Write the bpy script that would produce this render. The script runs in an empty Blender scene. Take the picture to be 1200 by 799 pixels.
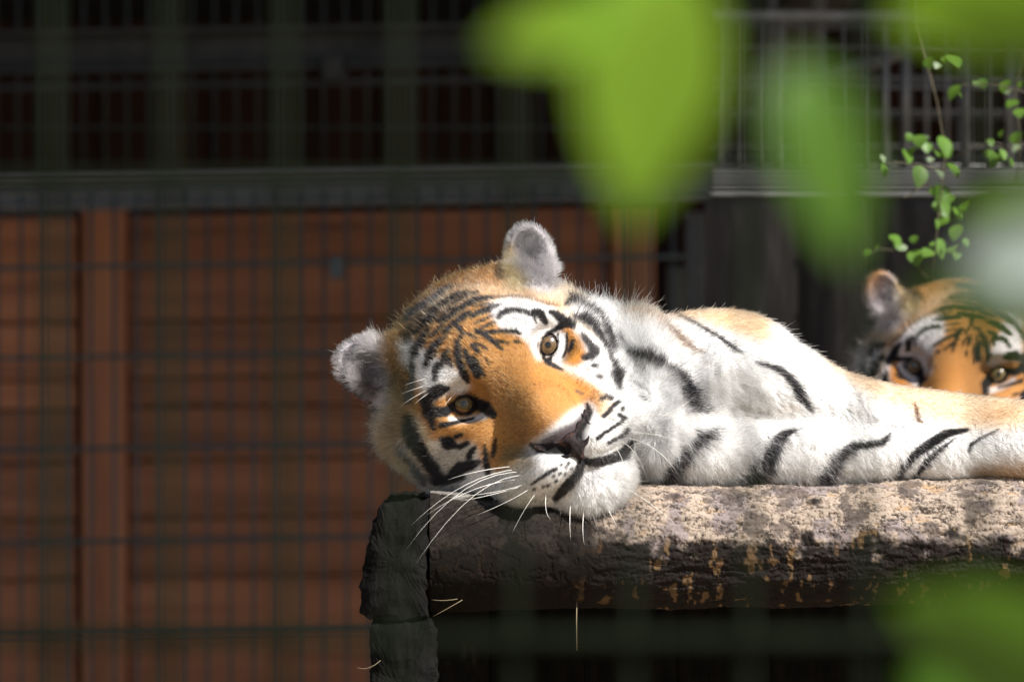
import bpy, bmesh, math, random
import numpy as np
from mathutils import Vector, Matrix
rng = np.random.default_rng(11)
random.seed(11)
sc = bpy.context.scene
R = math.radians

# ------------------------------------------------------------------ camera, sky, sun, exposure
D = 6.667                       # metres from the lens to the tiger's face
CZ = 1.2                        # eye height
cd = bpy.data.cameras.new('camera')
cam = bpy.data.objects.new('camera', cd)
sc.collection.objects.link(cam)
cam.location = (0, -D, CZ)
cam.rotation_euler = (R(90), 0, 0)
cd.lens = 200
cd.sensor_width = 36
cd.clip_start = 0.05
cd.clip_end = 500
cd.dof.use_dof = True
cd.dof.focus_distance = D - 0.02
cd.dof.aperture_fstop = 7.4
sc.camera = cam

SUN = Vector((0.66, -0.55, 0.75)).normalized()
world = bpy.data.worlds.new('World')
sc.world = world
world.use_nodes = True
wn = world.node_tree
sky = wn.nodes.new('ShaderNodeTexSky')
sky.sky_type = 'NISHITA'
sky.sun_disc = False
sky.sun_elevation = math.asin(SUN.z)
sky.sun_rotation = math.atan2(SUN.x, SUN.y)
bg = wn.nodes['Background']
bg.inputs[1].default_value = 0.052
wn.links.new(sky.outputs[0], bg.inputs[0])
sd = bpy.data.lights.new('sun', 'SUN')
sd.energy = 4.9
sd.angle = R(0.53)
sd.color = (1.0, 0.955, 0.89)
sun = bpy.data.objects.new('sun', sd)
sc.collection.objects.link(sun)
sun.rotation_euler = SUN.to_track_quat('Z', 'Y').to_euler()
sun.location = (3, -3, 8)
sc.view_settings.view_transform = 'Standard'
sc.view_settings.look = 'None'
sc.view_settings.gamma = 1
sc.view_settings.exposure = 0.95
sc.render.engine = 'CYCLES'
sc.cycles.use_denoising = True
sc.cycles.max_bounces = 10
sc.cycles.diffuse_bounces = 4
sc.cycles.glossy_bounces = 4
sc.cycles.transmission_bounces = 8
sc.cycles.use_adaptive_sampling = False
sc.cycles_curves.shape = 'RIBBONS'

# ------------------------------------------------------------------ helpers
def link(o):
    sc.collection.objects.link(o)
    return o

def W(px, py, dep=0.0):
    """a point seen at (px, py) of a 1200 x 799 view, dep metres behind the tiger's face"""
    s = (D + dep) / D / 1000.0
    return Vector(((px - 600) * s, dep, CZ + (400 - py) * s))

def tag(o, label=None, cat=None, group=None, kind=None):
    for k, v in (('label', label), ('category', cat), ('group', group), ('kind', kind)):
        if v:
            o[k] = v
    return o

def empty(name, loc, label=None, cat=None, group=None):
    o = link(bpy.data.objects.new(name, None))
    o.location = loc
    o.empty_display_size = 0.05
    bpy.context.view_layer.update()
    return tag(o, label, cat, group)

def adopt(o, parent):
    if parent is not None:
        o.parent = parent
        pw = Matrix.Identity(4)
        q = parent
        chain = []
        while q is not None:
            chain.append(q.matrix_basis.copy())
            q = q.parent
        for m in reversed(chain):
            pw = pw @ m
        o.matrix_basis = pw.inverted() @ o.matrix_basis
    return o

def mesh_obj(name, verts, faces, mat=None, parent=None, smooth=False, loc=None):
    me = bpy.data.meshes.new(name)
    me.from_pydata([tuple(v) for v in verts], [], faces)
    if smooth:
        me.polygons.foreach_set('use_smooth', [True] * len(me.polygons))
    me.update()
    o = link(bpy.data.objects.new(name, me))
    if mat:
        me.materials.append(mat)
    if loc is not None:
        o.location = loc
    return adopt(o, parent)

def np_mesh(name, V, Q, mat=None, parent=None, cols=None):
    """quads from numpy arrays, smooth, with a vertex colour"""
    me = bpy.data.meshes.new(name)
    me.vertices.add(len(V))
    me.vertices.foreach_set('co', np.ascontiguousarray(V, dtype=np.float32).ravel())
    n = Q.shape[1]
    me.loops.add(len(Q) * n)
    me.loops.foreach_set('vertex_index', np.ascontiguousarray(Q, dtype=np.int32).ravel())
    me.polygons.add(len(Q))
    me.polygons.foreach_set('loop_start', np.arange(0, len(Q) * n, n, dtype=np.int32))
    me.polygons.foreach_set('use_smooth', np.ones(len(Q), dtype=bool))
    me.update(calc_edges=True)
    me.validate()
    if cols is not None:
        a = me.attributes.new('col', 'FLOAT_COLOR', 'POINT')
        c4 = np.ones((len(V), 4), dtype=np.float32)
        c4[:, :3] = cols
        a.data.foreach_set('color', c4.ravel())
    if mat:
        me.materials.append(mat)
    return adopt(link(bpy.data.objects.new(name, me)), parent)

def box_data(sx, sy, sz, bev=0.0):
    bm = bmesh.new()
    bmesh.ops.create_cube(bm, size=1.0)
    bmesh.ops.scale(bm, vec=(sx, sy, sz), verts=bm.verts)
    if bev:
        bmesh.ops.bevel(bm, geom=bm.edges[:], offset=bev, segments=1, affect='EDGES')
    me = bpy.data.meshes.new('board')
    bm.to_mesh(me)
    bm.free()
    return me

def put(name, me, loc, rot=(0, 0, 0), mat=None, parent=None):
    if mat and not me.materials:
        me.materials.append(mat)
    o = link(bpy.data.objects.new(name, me))
    o.location = loc
    o.rotation_euler = rot
    return adopt(o, parent)

def box(name, c, size, mat, parent=None, bev=0.0, rot=(0, 0, 0)):
    return put(name, box_data(*size, bev), c, rot, mat, parent)

def tube_geo(pts, radii, seg=6, base=0):
    pts = [Vector(p) for p in pts]
    V, F = [], []
    up = Vector((0.13, 0.31, 0.94))
    for i, p in enumerate(pts):
        t = (pts[min(i + 1, len(pts) - 1)] - pts[max(i - 1, 0)]).normalized()
        a = t.cross(up)
        if a.length < 1e-3:
            a = t.cross(Vector((1, 0, 0)))
        a.normalize()
        b = t.cross(a)
        for k in range(seg):
            an = 2 * math.pi * k / seg
            V.append(p + (a * math.cos(an) + b * math.sin(an)) * radii[i])
    for i in range(len(pts) - 1):
        for k in range(seg):
            k2 = (k + 1) % seg
            F.append((base + i * seg + k, base + i * seg + k2, base + (i + 1) * seg + k2, base + (i + 1) * seg + k))
    F.append(tuple(base + k for k in reversed(range(seg))))
    F.append(tuple(base + (len(pts) - 1) * seg + k for k in range(seg)))
    return V, F

def tube(name, pts, radii, mat, parent=None, seg=6):
    V, F = tube_geo(pts, radii, seg)
    return mesh_obj(name, V, F, mat, parent, True)

def sstep(a, b, x):
    t = np.clip((x - a) / (b - a), 0, 1)
    return t * t * (3 - 2 * t)

def vnoise(P, seed=0):
    P = np.asarray(P, dtype=np.float64)
    i = np.floor(P).astype(np.int64)
    f = P - i
    f = f * f * (3 - 2 * f)
    def h(a, b, c):
        n = (a * 374761393 + b * 668265263 + c * 2147483647 + seed * 974711) & 0xffffffff
        n = ((n ^ (n >> 13)) * 1274126177) & 0xffffffff
        n = ((n ^ (n >> 16)) * 2246822519) & 0xffffffff
        return ((n ^ (n >> 15)) & 0xffff) / 65535.0
    out = 0
    for dx in (0, 1):
        for dy in (0, 1):
            for dz in (0, 1):
                w = (f[..., 0] if dx else 1 - f[..., 0]) * (f[..., 1] if dy else 1 - f[..., 1]) * (f[..., 2] if dz else 1 - f[..., 2])
                out = out + w * h(i[..., 0] + dx, i[..., 1] + dy, i[..., 2] + dz)
    return out

def fbm(P, oct=4, seed=0):
    s, a, t = 0, 0.5, 0
    for k in range(oct):
        s = s + a * vnoise(P, seed + k)
        t += a
        a *= 0.5
        P = np.asarray(P) * 2.03
    return s / t

# ------------------------------------------------------------------ materials
def material(name):
    m = bpy.data.materials.new(name)
    m.use_nodes = True
    nt = m.node_tree
    return m, nt, nt.nodes['Principled BSDF']

def ramp(nt, stops):
    r = nt.nodes.new('ShaderNodeValToRGB')
    cr = r.color_ramp
    while len(cr.elements) < len(stops):
        cr.elements.new(0.5)
    for e, (p, c) in zip(cr.elements, stops):
        e.position = p
        e.color = (*c, 1)
    return r

def noisy(name, stops, scale=(5, 5, 5), rough=0.7, bump=0.2, detail=6, metal=0.0, spec=0.5, dist=0.02, vary=0.0, coords='Object'):
    m, nt, b = material(name)
    tc = nt.nodes.new('ShaderNodeTexCoord')
    mp = nt.nodes.new('ShaderNodeMapping')
    mp.inputs['Scale'].default_value = scale
    n = nt.nodes.new('ShaderNodeTexNoise')
    n.inputs['Scale'].default_value = 1
    n.inputs['Detail'].default_value = detail
    n.inputs['Roughness'].default_value = 0.62
    nt.links.new(tc.outputs[coords], mp.inputs[0])
    src = mp.outputs[0]
    if vary:
        oi = nt.nodes.new('ShaderNodeObjectInfo')
        vm = nt.nodes.new('ShaderNodeVectorMath')
        vm.operation = 'MULTIPLY_ADD'
        vm.inputs[1].default_value = (37, 19, 53)
        cx = nt.nodes.new('ShaderNodeCombineXYZ')
        for k in range(3):
            nt.links.new(oi.outputs['Random'], cx.inputs[k])
        nt.links.new(cx.outputs[0], vm.inputs[0])
        nt.links.new(mp.outputs[0], vm.inputs[2])
        src = vm.outputs[0]
    nt.links.new(src, n.inputs['Vector'])
    r = ramp(nt, stops)
    nt.links.new(n.outputs['Fac'], r.inputs[0])
    col = r.outputs[0]
    if vary:
        mr = nt.nodes.new('ShaderNodeMapRange')
        mr.inputs['To Min'].default_value = 1 - vary
        mr.inputs['To Max'].default_value = 1 + vary
        nt.links.new(oi.outputs['Random'], mr.inputs[0])
        hs = nt.nodes.new('ShaderNodeHueSaturation')
        nt.links.new(mr.outputs[0], hs.inputs['Value'])
        nt.links.new(col, hs.inputs['Color'])
        col = hs.outputs[0]
    nt.links.new(col, b.inputs['Base Color'])
    b.inputs['Roughness'].default_value = rough
    b.inputs['Metallic'].default_value = metal
    b.inputs['Specular IOR Level'].default_value = spec
    if bump:
        bp = nt.nodes.new('ShaderNodeBump')
        bp.inputs['Strength'].default_value = bump
        bp.inputs['Distance'].default_value = dist
        nt.links.new(n.outputs['Fac'], bp.inputs['Height'])
        nt.links.new(bp.outputs[0], b.inputs['Normal'])
    return m

def plain(name, c, rough=0.6, spec=0.5, metal=0.0, coat=0.0):
    m, nt, b = material(name)
    b.inputs['Base Color'].default_value = (*c, 1)
    b.inputs['Roughness'].default_value = rough
    b.inputs['Specular IOR Level'].default_value = spec
    b.inputs['Metallic'].default_value = metal
    b.inputs['Coat Weight'].default_value = coat
    b.inputs['Coat Roughness'].default_value = 0.04
    return m

def painted(name, rough=0.75, spec=0.3, bump=0.0, bscale=200):
    """colour from the mesh's own markings"""
    m, nt, b = material(name)
    a = nt.nodes.new('ShaderNodeAttribute')
    a.attribute_name = 'col'
    nt.links.new(a.outputs['Color'], b.inputs['Base Color'])
    b.inputs['Roughness'].default_value = rough
    b.inputs['Specular IOR Level'].default_value = spec
    if bump:
        n = nt.nodes.new('ShaderNodeTexNoise')
        n.inputs['Scale'].default_value = bscale
        n.inputs['Detail'].default_value = 5
        tc = nt.nodes.new('ShaderNodeTexCoord')
        nt.links.new(tc.outputs['Object'], n.inputs['Vector'])
        bp = nt.nodes.new('ShaderNodeBump')
        bp.inputs['Strength'].default_value = bump
        bp.inputs['Distance'].default_value = 0.004
        nt.links.new(n.outputs['Fac'], bp.inputs['Height'])
        nt.links.new(bp.outputs[0], b.inputs['Normal'])
    return m

def leaf_mat(name, c, tr=0.55, rough=0.45, spec=0.4):
    m, nt, b = material(name)
    out = nt.nodes['Material Output']
    tc = nt.nodes.new('ShaderNodeTexCoord')
    n = nt.nodes.new('ShaderNodeTexNoise')
    n.inputs['Scale'].default_value = 60
    nt.links.new(tc.outputs['Object'], n.inputs['Vector'])
    r = ramp(nt, [(0.3, tuple(x * 0.8 for x in c)), (0.7, tuple(x * 1.15 for x in c))])
    nt.links.new(n.outputs['Fac'], r.inputs[0])
    nt.links.new(r.outputs[0], b.inputs['Base Color'])
    b.inputs['Roughness'].default_value = rough
    b.inputs['Specular IOR Level'].default_value = spec
    t = nt.nodes.new('ShaderNodeBsdfTranslucent')
    t.inputs['Color'].default_value = (c[0] * 2.0, c[1] * 1.9, c[2] * 0.9, 1)
    mx = nt.nodes.new('ShaderNodeMixShader')
    mx.inputs[0].default_value = tr
    nt.links.new(b.outputs[0], mx.inputs[1])
    nt.links.new(t.outputs[0], mx.inputs[2])
    nt.links.new(mx.outputs[0], out.inputs['Surface'])
    return m

def hair_mat(name, rough=0.42, rad=0.62):
    m = bpy.data.materials.new(name)
    m.use_nodes = True
    nt = m.node_tree
    nt.nodes.clear()
    out = nt.nodes.new('ShaderNodeOutputMaterial')
    h = nt.nodes.new('ShaderNodeBsdfHairPrincipled')
    h.model = 'CHIANG'
    h.parametrization = 'COLOR'
    h.inputs['Roughness'].default_value = rough
    h.inputs['Radial Roughness'].default_value = rad
    h.inputs['Coat'].default_value = 0.0
    h.inputs['IOR'].default_value = 1.36
    h.inputs['Random Roughness'].default_value = 0.2
    a = nt.nodes.new('ShaderNodeAttribute')
    a.attribute_name = 'col'
    nt.links.new(a.outputs['Color'], h.inputs['Color'])
    nt.links.new(h.outputs[0], out.inputs['Surface'])
    return m

WOOD = noisy('stained_wood', [(0.25, (0.17, 0.058, 0.026)), (0.5, (0.36, 0.134, 0.060)), (0.72, (0.45, 0.185, 0.086))], (1.6, 6, 26), 0.62, 0.3, 8, vary=0.28)
WOODV = noisy('stained_wood_upright', [(0.25, (0.20, 0.068, 0.030)), (0.5, (0.35, 0.130, 0.058)), (0.72, (0.43, 0.175, 0.080))], (26, 6, 1.6), 0.62, 0.2, 7, vary=0.12)
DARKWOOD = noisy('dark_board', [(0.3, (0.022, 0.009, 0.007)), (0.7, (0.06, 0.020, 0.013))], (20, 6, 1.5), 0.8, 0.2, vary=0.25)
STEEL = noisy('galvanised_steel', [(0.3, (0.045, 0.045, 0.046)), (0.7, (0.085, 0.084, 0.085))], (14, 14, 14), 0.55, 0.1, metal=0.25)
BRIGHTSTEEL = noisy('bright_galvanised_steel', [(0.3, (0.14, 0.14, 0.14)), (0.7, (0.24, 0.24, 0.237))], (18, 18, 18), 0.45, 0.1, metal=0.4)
WIRE = noisy('dark_coated_wire', [(0.3, (0.045, 0.060, 0.068)), (0.7, (0.075, 0.095, 0.105))], (30, 30, 30), 0.5, 0)
GREENWIRE = noisy('green_coated_wire', [(0.3, (0.006, 0.009, 0.005)), (0.7, (0.011, 0.015, 0.008))], (30, 30, 30), 0.8, 0, spec=0.04)  # coating darkened to stand in for shade on the front fence
DARKSTEEL = noisy('dark_steel', [(0.3, (0.022, 0.022, 0.023)), (0.7, (0.05, 0.05, 0.051))], (14, 14, 14), 0.7, 0.1, spec=0.2)  # darker steel for the high beam and its rail
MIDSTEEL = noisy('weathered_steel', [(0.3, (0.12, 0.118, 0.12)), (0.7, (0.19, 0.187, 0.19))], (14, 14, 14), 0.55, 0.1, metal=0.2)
EARTH = noisy('sandy_earth', [(0.3, (0.20, 0.15, 0.10)), (0.7, (0.36, 0.28, 0.19))], (3, 3, 3), 0.95, 0.5, 9, dist=0.05)
ROOF = noisy('roof_felt', [(0.3, (0.03, 0.03, 0.03)), (0.7, (0.06, 0.06, 0.06))], (4, 4, 4), 0.9, 0.2)
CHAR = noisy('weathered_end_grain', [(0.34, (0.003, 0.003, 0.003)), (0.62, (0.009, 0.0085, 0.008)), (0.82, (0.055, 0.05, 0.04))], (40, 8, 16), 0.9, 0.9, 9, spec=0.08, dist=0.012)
GREYTRUNK = noisy('grey_bark', [(0.3, (0.022, 0.018, 0.016)), (0.52, (0.06, 0.052, 0.047)), (0.75, (0.13, 0.115, 0.105))], (22, 22, 4), 0.9, 0.8, 8, dist=0.02)
CONCRETE = noisy('dark_render', [(0.3, (0.06, 0.06, 0.055)), (0.7, (0.14, 0.14, 0.13))], (2, 2, 2), 0.9, 0.3)
STRAW = plain('straw', (0.20, 0.155, 0.09), 0.8)

# ------------------------------------------------------------------ the setting: ground, shelter, back wall
n = 24
gv = [((i / n - 0.5) * 240, (j / n - 0.5) * 240 + 20, 0) for j in range(n + 1) for i in range(n + 1)]
gf = [(j * (n + 1) + i, j * (n + 1) + i + 1, (j + 1) * (n + 1) + i + 1, (j + 1) * (n + 1) + i) for j in range(n) for i in range(n)]
tag(mesh_obj('ground', gv, gf, EARTH), kind='structure')

SLOPE = 0.017                   # the enclosure climbs a little to the right
def zs(x):
    return SLOPE * x

# unseen roof added to shade the rear of the enclosure, posts outside the view
shelter = empty('added_shade_roof', (0, 5, 0), 'unseen flat dark roof added to shade the rear of the enclosure', 'roof')
box('shade_deck', (0, 0.88, 4.54), (13, 1.74, 0.08), ROOF, shelter)
box('shade_deck', (0, 6.2, 4.54), (13, 7.9, 0.08), ROOF, shelter)  # slot left between decks so sun bounces off the ground onto the wall
for x in (-5.6, -1.9, 1.9, 5.6):
    box('rafter', (x, 4.5, 4.44), (0.07, 11.2, 0.11), STEEL, shelter)
box('loft_shade_ceiling', (0, 7.95, 2.14), (11, 3.7, 0.06), ROOF, shelter)  # ceiling and the board above it added to darken the loft
box('shade_fascia', (0, 6.12, 3.33), (11, 0.05, 2.34), ROOF, shelter)
for x in (-5.9, 5.9):
    for y in (-1.0, 9.9):
        box('post', (x, y, 2.25), (0.12, 0.12, 4.5), STEEL, shelter, 0.004)

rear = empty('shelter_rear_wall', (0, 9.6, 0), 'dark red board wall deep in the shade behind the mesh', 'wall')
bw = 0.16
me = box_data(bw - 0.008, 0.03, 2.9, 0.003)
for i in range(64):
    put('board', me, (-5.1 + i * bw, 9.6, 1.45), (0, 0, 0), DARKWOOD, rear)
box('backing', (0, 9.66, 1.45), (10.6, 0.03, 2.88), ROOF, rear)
for s in (-1, 1):  # unseen walls added to keep side sky out of the loft
    sw = empty('side_sky_blocker', (s * 5.25, 7, 0), 'unseen dark board wall added to block side sky, beside the %s' % ('reddish boards' if s < 0 else 'cage panel'), 'wall')
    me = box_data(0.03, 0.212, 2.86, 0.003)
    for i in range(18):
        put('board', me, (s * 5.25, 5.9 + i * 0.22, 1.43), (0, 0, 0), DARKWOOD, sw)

# wooden partition of stained boards: two bays of level boards between uprights
WD = 6.25
wall = empty('wooden_partition', W(400, 799, WD) * 1.0, 'reddish brown wall of level stained boards behind the wire mesh', 'wall')
def wx(px): return W(px, 400, WD).x
def wz(py): return W(600, py, WD).z
seams = [245, 306, 370, 437, 471, 534, 601, 670, 737, 804, 871]
for (x0, x1) in ((-260, 91), (151, 716)):
    for a, b in zip(seams[:-1], seams[1:]):
        xa, xb = wx(x0), wx(x1)
        za, zb = wz(a), wz(b)
        xc = (xa + xb) / 2
        jit = random.uniform(-0.004, 0.004)
        me = box_data(xb - xa, 0.024, abs(za - zb) - 0.004, 0.003)
        put('plank', me, (xc, WD + jit, (za + zb) / 2 + zs(xc)), (0, -SLOPE, 0), WOOD, wall)
for (x0, x1, dy) in ((98, 150, -0.03), (718, 767, -0.03)):
    za, zb = wz(243), wz(871)
    box('stile', ((wx(x0) + wx(x1)) / 2, WD + dy, (za + zb) / 2), (wx(x1) - wx(x0), 0.04, za - zb), WOODV, wall, 0.004)
box('backing', ((wx(-260) + wx(768)) / 2, WD + 0.05, (wz(250) + 0) / 2), (wx(768) - wx(-260), 0.03, wz(250)), ROOF, wall)

# steel beams over the partition
def beam(name, y0, y1, x0, x1, dep, label, mat=STEEL, lip=0.006):
    a, b = W(x0, y0, dep), W(x1, y1, dep)
    root = empty(name, ((a.x + b.x) / 2, dep, (a.z + b.z) / 2), label, 'beam')
    c = Vector(((a.x + b.x) / 2, dep, (a.z + b.z) / 2 + zs((a.x + b.x) / 2)))
    L, H = b.x - a.x, a.z - b.z
    box('web', c, (L, 0.05, H - 0.028), mat, root, 0, (0, -SLOPE, 0))
    for s in (-1, 1):
        box('flange', c + Vector((0, -0.02, s * (H / 2 - 0.007))), (L, 0.11, 0.014), mat, root, 0.003, (0, -SLOPE, 0))
    return root
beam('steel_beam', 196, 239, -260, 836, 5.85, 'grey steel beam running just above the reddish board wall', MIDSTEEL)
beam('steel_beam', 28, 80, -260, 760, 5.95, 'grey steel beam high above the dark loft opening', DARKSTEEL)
rl = empty('steel_rail', W(250, 94, 5.9), 'thin steel rail under the high beam', 'rail')
a, b = W(-260, 94, 5.9), W(700, 94, 5.9)
tube('bar', [a + Vector((0, 0, zs(a.x))), b + Vector((0, 0, zs(b.x)))], [0.009, 0.009], DARKSTEEL, rl, 8)
box('bracket', W(390, 80, 5.88), (0.045, 0.05, 0.06), DARKSTEEL, rl, 0.004)

# rear wire mesh panel, 50 x 200 mm
FD = 5.67
fence2 = empty('wire_mesh_panel', (-1.2, FD, 0), 'fine dark wire mesh panel standing in front of the reddish boards', 'fence')
def tube_data(L, r, seg=8):
    V, F = tube_geo([(0, 0, -L / 2), (0, 0, L / 2)], [r, r], seg)
    me = bpy.data.meshes.new('wire')
    me.from_pydata([tuple(v) for v in V], [], F)
    me.polygons.foreach_set('use_smooth', [True] * len(me.polygons))
    me.update()
    return me
ztop, zbot = W(0, 215, FD).z, 0.05
x0, x1 = W(-30, 0, FD).x, W(800, 0, FD).x
vw = tube_data(ztop - zbot, 0.0042)
nv = int((x1 - x0) / 0.0505)
for i in range(nv + 1):
    x = x0 + i * 0.0505
    put('upright_wire', vw, (x, FD, (ztop + zbot) / 2 + zs(x)), (0, 0, 0), WIRE, fence2)
hw = tube_data(x1 - x0 + 0.02, 0.0052)
for py in (215, 309, 415, 522, 631, 739, 846):
    z = W(400, py, FD).z
    xc = (x0 + x1) / 2
    for dy in (-0.009, 0.009):
        put('cross_wire', hw, (xc, FD + dy, z + zs(xc + 0.5)), (0, R(90) - SLOPE, 0), WIRE, fence2)
# finer mesh across the loft opening, set back under its ceiling
loft = empty('wire_mesh_panel', (-1.2, 6.5, W(0, 197, 6.5).z), 'dark wire mesh across the shaded loft opening above the steel beam', 'fence')
lz0, lz1 = W(0, 215, 6.5).z, 2.10
lx0, lx1 = W(-30, 0, 6.5).x, W(790, 0, 6.5).x
lw = tube_data(lz1 - lz0, 0.0035)
for i in range(int((lx1 - lx0) / 0.0505) + 1):
    put('upright_wire', lw, (lx0 + i * 0.0505, 6.5, (lz0 + lz1) / 2), (0, 0, 0), WIRE, loft)
lh = tube_data(lx1 - lx0, 0.0035)
for py in (60, 150):
    put('cross_wire', lh, ((lx0 + lx1) / 2, 6.507, W(0, py, 6.5).z), (0, R(90), 0), WIRE, loft)
# a mesh clamp
box('clamp', W(394, 314, FD - 0.02), (0.03, 0.03, 0.05), WIRE, fence2, 0.004)
# gate post at the end of the panel
pst = empty('steel_gate_post', W(815, 799, 5.5), 'square grey steel post at the end of the wire mesh panel', 'post')
pa, pb = W(815, 255, 5.5), W(815, 900, 5.5)
box('upright', ((pa.x), 5.5, pa.z / 2), (0.042, 0.05, pa.z), STEEL, pst, 0.004)
box('cap', (pa.x, 5.5, pa.z + 0.004), (0.05, 0.058, 0.012), STEEL, pst, 0.002)

# upright trunks beside the gate post
def trunk(px0, px1, dep, h, label, seed):
    a, b = W(px0, 400, dep), W(px1, 400, dep)
    r = (b.x - a.x) / 2
    c = (a + b) / 2
    nz, na = 46, 40
    th = np.linspace(0, 2 * np.pi, na, endpoint=False)
    z = np.linspace(-0.02, h, nz)
    T, Zz = np.meshgrid(th, z)
    P = np.stack([np.cos(T) * 2.2, np.sin(T) * 2.2, Zz * 2.5], -1)
    rr = r * (0.9 + 0.22 * fbm(P, 4, seed) + 0.10 * (fbm(np.stack([np.cos(T) * 9, np.sin(T) * 9, Zz * 1.5], -1), 3, seed + 9) - 0.5)) * (1 + 0.08 * (h - Zz) / h)
    V = np.stack([np.cos(T) * rr, np.sin(T) * rr, Zz], -1).reshape(-1, 3)
    F = [(j * na + i, j * na + (i + 1) % na, (j + 1) * na + (i + 1) % na, (j + 1) * na + i) for j in range(nz - 1) for i in range(na)]
    F.append(tuple((nz - 1) * na + i for i in range(na)))
    o = mesh_obj('upright_trunk', V, F, GREYTRUNK, None, True, (c.x, dep + r, 0))
    return tag(o, label, 'trunk', 'upright trunks beside the gate post')
trunk(829, 931, 3.3, 1.45, 'thick dark grey upright trunk next to the steel gate post', 3)
trunk(938, 1016, 3.5, 1.455, 'narrower dark upright trunk between the thick trunk and the second tiger', 17)
trunk(1030, 1160, 3.9, 1.465, 'broad dark upright trunk behind the second tiger and the vine', 29)
trunk(1165, 1290, 3.7, 1.46, 'dark upright trunk behind the vine, furthest from the gate post', 41)

# rail and cage panel above the trunks
CD = 4.4
cg = empty('cage_panel', W(1030, 200, CD), 'bright galvanised cage panel of welded wire above the upright trunks', 'cage')
cx0, cx1 = W(832, 0, CD).x, W(1290, 0, CD).x
zc0, zc1 = W(0, 206, CD).z, W(0, 20, CD).z
def crow(name, py, size, mat, dy=0.0):
    z = W(0, py, CD).z
    return box(name, ((cx0 + cx1) / 2, CD + dy, z), (cx1 - cx0, size, size), mat, cg, 0.003)
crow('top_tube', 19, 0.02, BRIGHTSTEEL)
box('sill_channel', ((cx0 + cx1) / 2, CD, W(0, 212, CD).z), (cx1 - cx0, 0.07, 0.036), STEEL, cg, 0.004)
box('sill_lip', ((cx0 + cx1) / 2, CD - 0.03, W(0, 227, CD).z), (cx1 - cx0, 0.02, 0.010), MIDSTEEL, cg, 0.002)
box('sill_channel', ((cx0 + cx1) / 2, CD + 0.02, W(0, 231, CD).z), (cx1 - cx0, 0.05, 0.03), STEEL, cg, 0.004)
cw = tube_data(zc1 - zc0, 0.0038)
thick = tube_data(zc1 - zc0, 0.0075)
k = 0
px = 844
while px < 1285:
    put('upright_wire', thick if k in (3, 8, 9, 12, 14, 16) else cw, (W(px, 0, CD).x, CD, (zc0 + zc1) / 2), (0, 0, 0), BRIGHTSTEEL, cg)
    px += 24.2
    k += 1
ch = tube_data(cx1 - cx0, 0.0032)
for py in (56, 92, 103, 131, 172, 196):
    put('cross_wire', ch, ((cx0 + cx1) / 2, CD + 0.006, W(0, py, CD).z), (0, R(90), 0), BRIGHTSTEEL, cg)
tube('brace', [W(962, 95, CD + 0.05), W(1056, 60, CD + 0.05)], [0.017, 0.017], BRIGHTSTEEL, cg, 10)
# a second, deeper frame seen through the cage
cg2 = empty('inner_cage_frame', W(1100, 130, 6.2), 'dim steel frame seen through the welded wire cage', 'cage')
for px in (850, 905, 960, 1062, 1128, 1190, 1240):
    box('upright', (W(px, 0, 6.2).x, 6.2, (W(0, 245, 6.2).z + 2.6) / 2), (0.026, 0.03, 2.6 - W(0, 245, 6.2).z), STEEL, cg2, 0.003)
for py in (30, 95, 135, 185, 243):
    p, q = W(836, py, 6.23), W(1290, py, 6.23)
    box('cross_bar', ((p.x + q.x) / 2, 6.23, p.z), (q.x - p.x, 0.03, 0.022), STEEL, cg2, 0.003)
# plinth wall below the inner frame
pw_ = empty('block_wall', W(1080, 400, 6.4), 'dark rendered block wall behind the upright trunks', 'wall')
p, q = W(778, 246, 6.45), W(1420, 900, 6.45)
nb, rows = 11, 12
bh = p.z / rows
bl = (q.x - p.x) / nb
me = box_data(bl - 0.012, 0.1, bh - 0.012, 0.004)
for j in range(rows):
    for i in range(nb):
        put('block', me, (p.x + (i + 0.5 + (0.5 if j % 2 else 0)) * bl, 6.5, (j + 0.5) * bh), (0, 0, 0), CONCRETE, pw_)
box('mortar', ((p.x + q.x) / 2 + 0.1, 6.53, p.z / 2), (q.x - p.x, 0.08, p.z - 0.01), ROOF, pw_)

# ------------------------------------------------------------------ log platform
plat = empty('sleeping_platform', (0.55, 1.1, 0), 'raised plank sleeping platform behind the front log', 'platform')
me = box_data(1.72, 0.13, 0.04, 0.004)
for i in range(21):
    put('plank', me, (0.71, 0.13 + i * 0.138, 0.932), (0, 0, 0), DARKWOOD, plat)
for x in (-0.08, 1.4):
    for y in (0.6, 2.2):
        box('leg', (x, y, 0.455), (0.1, 0.1, 0.914), CHAR, plat, 0.006)
me = box_data(0.1216, 0.03, 0.90, 0.002)  # near-black boards added to stand in for the dark gap below the log
for i in range(14):
    put('dark_gap_board', me, (-0.09 + i * 0.122, 0.75, 0.455), (0, 0, 0), CHAR, plat)

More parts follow.
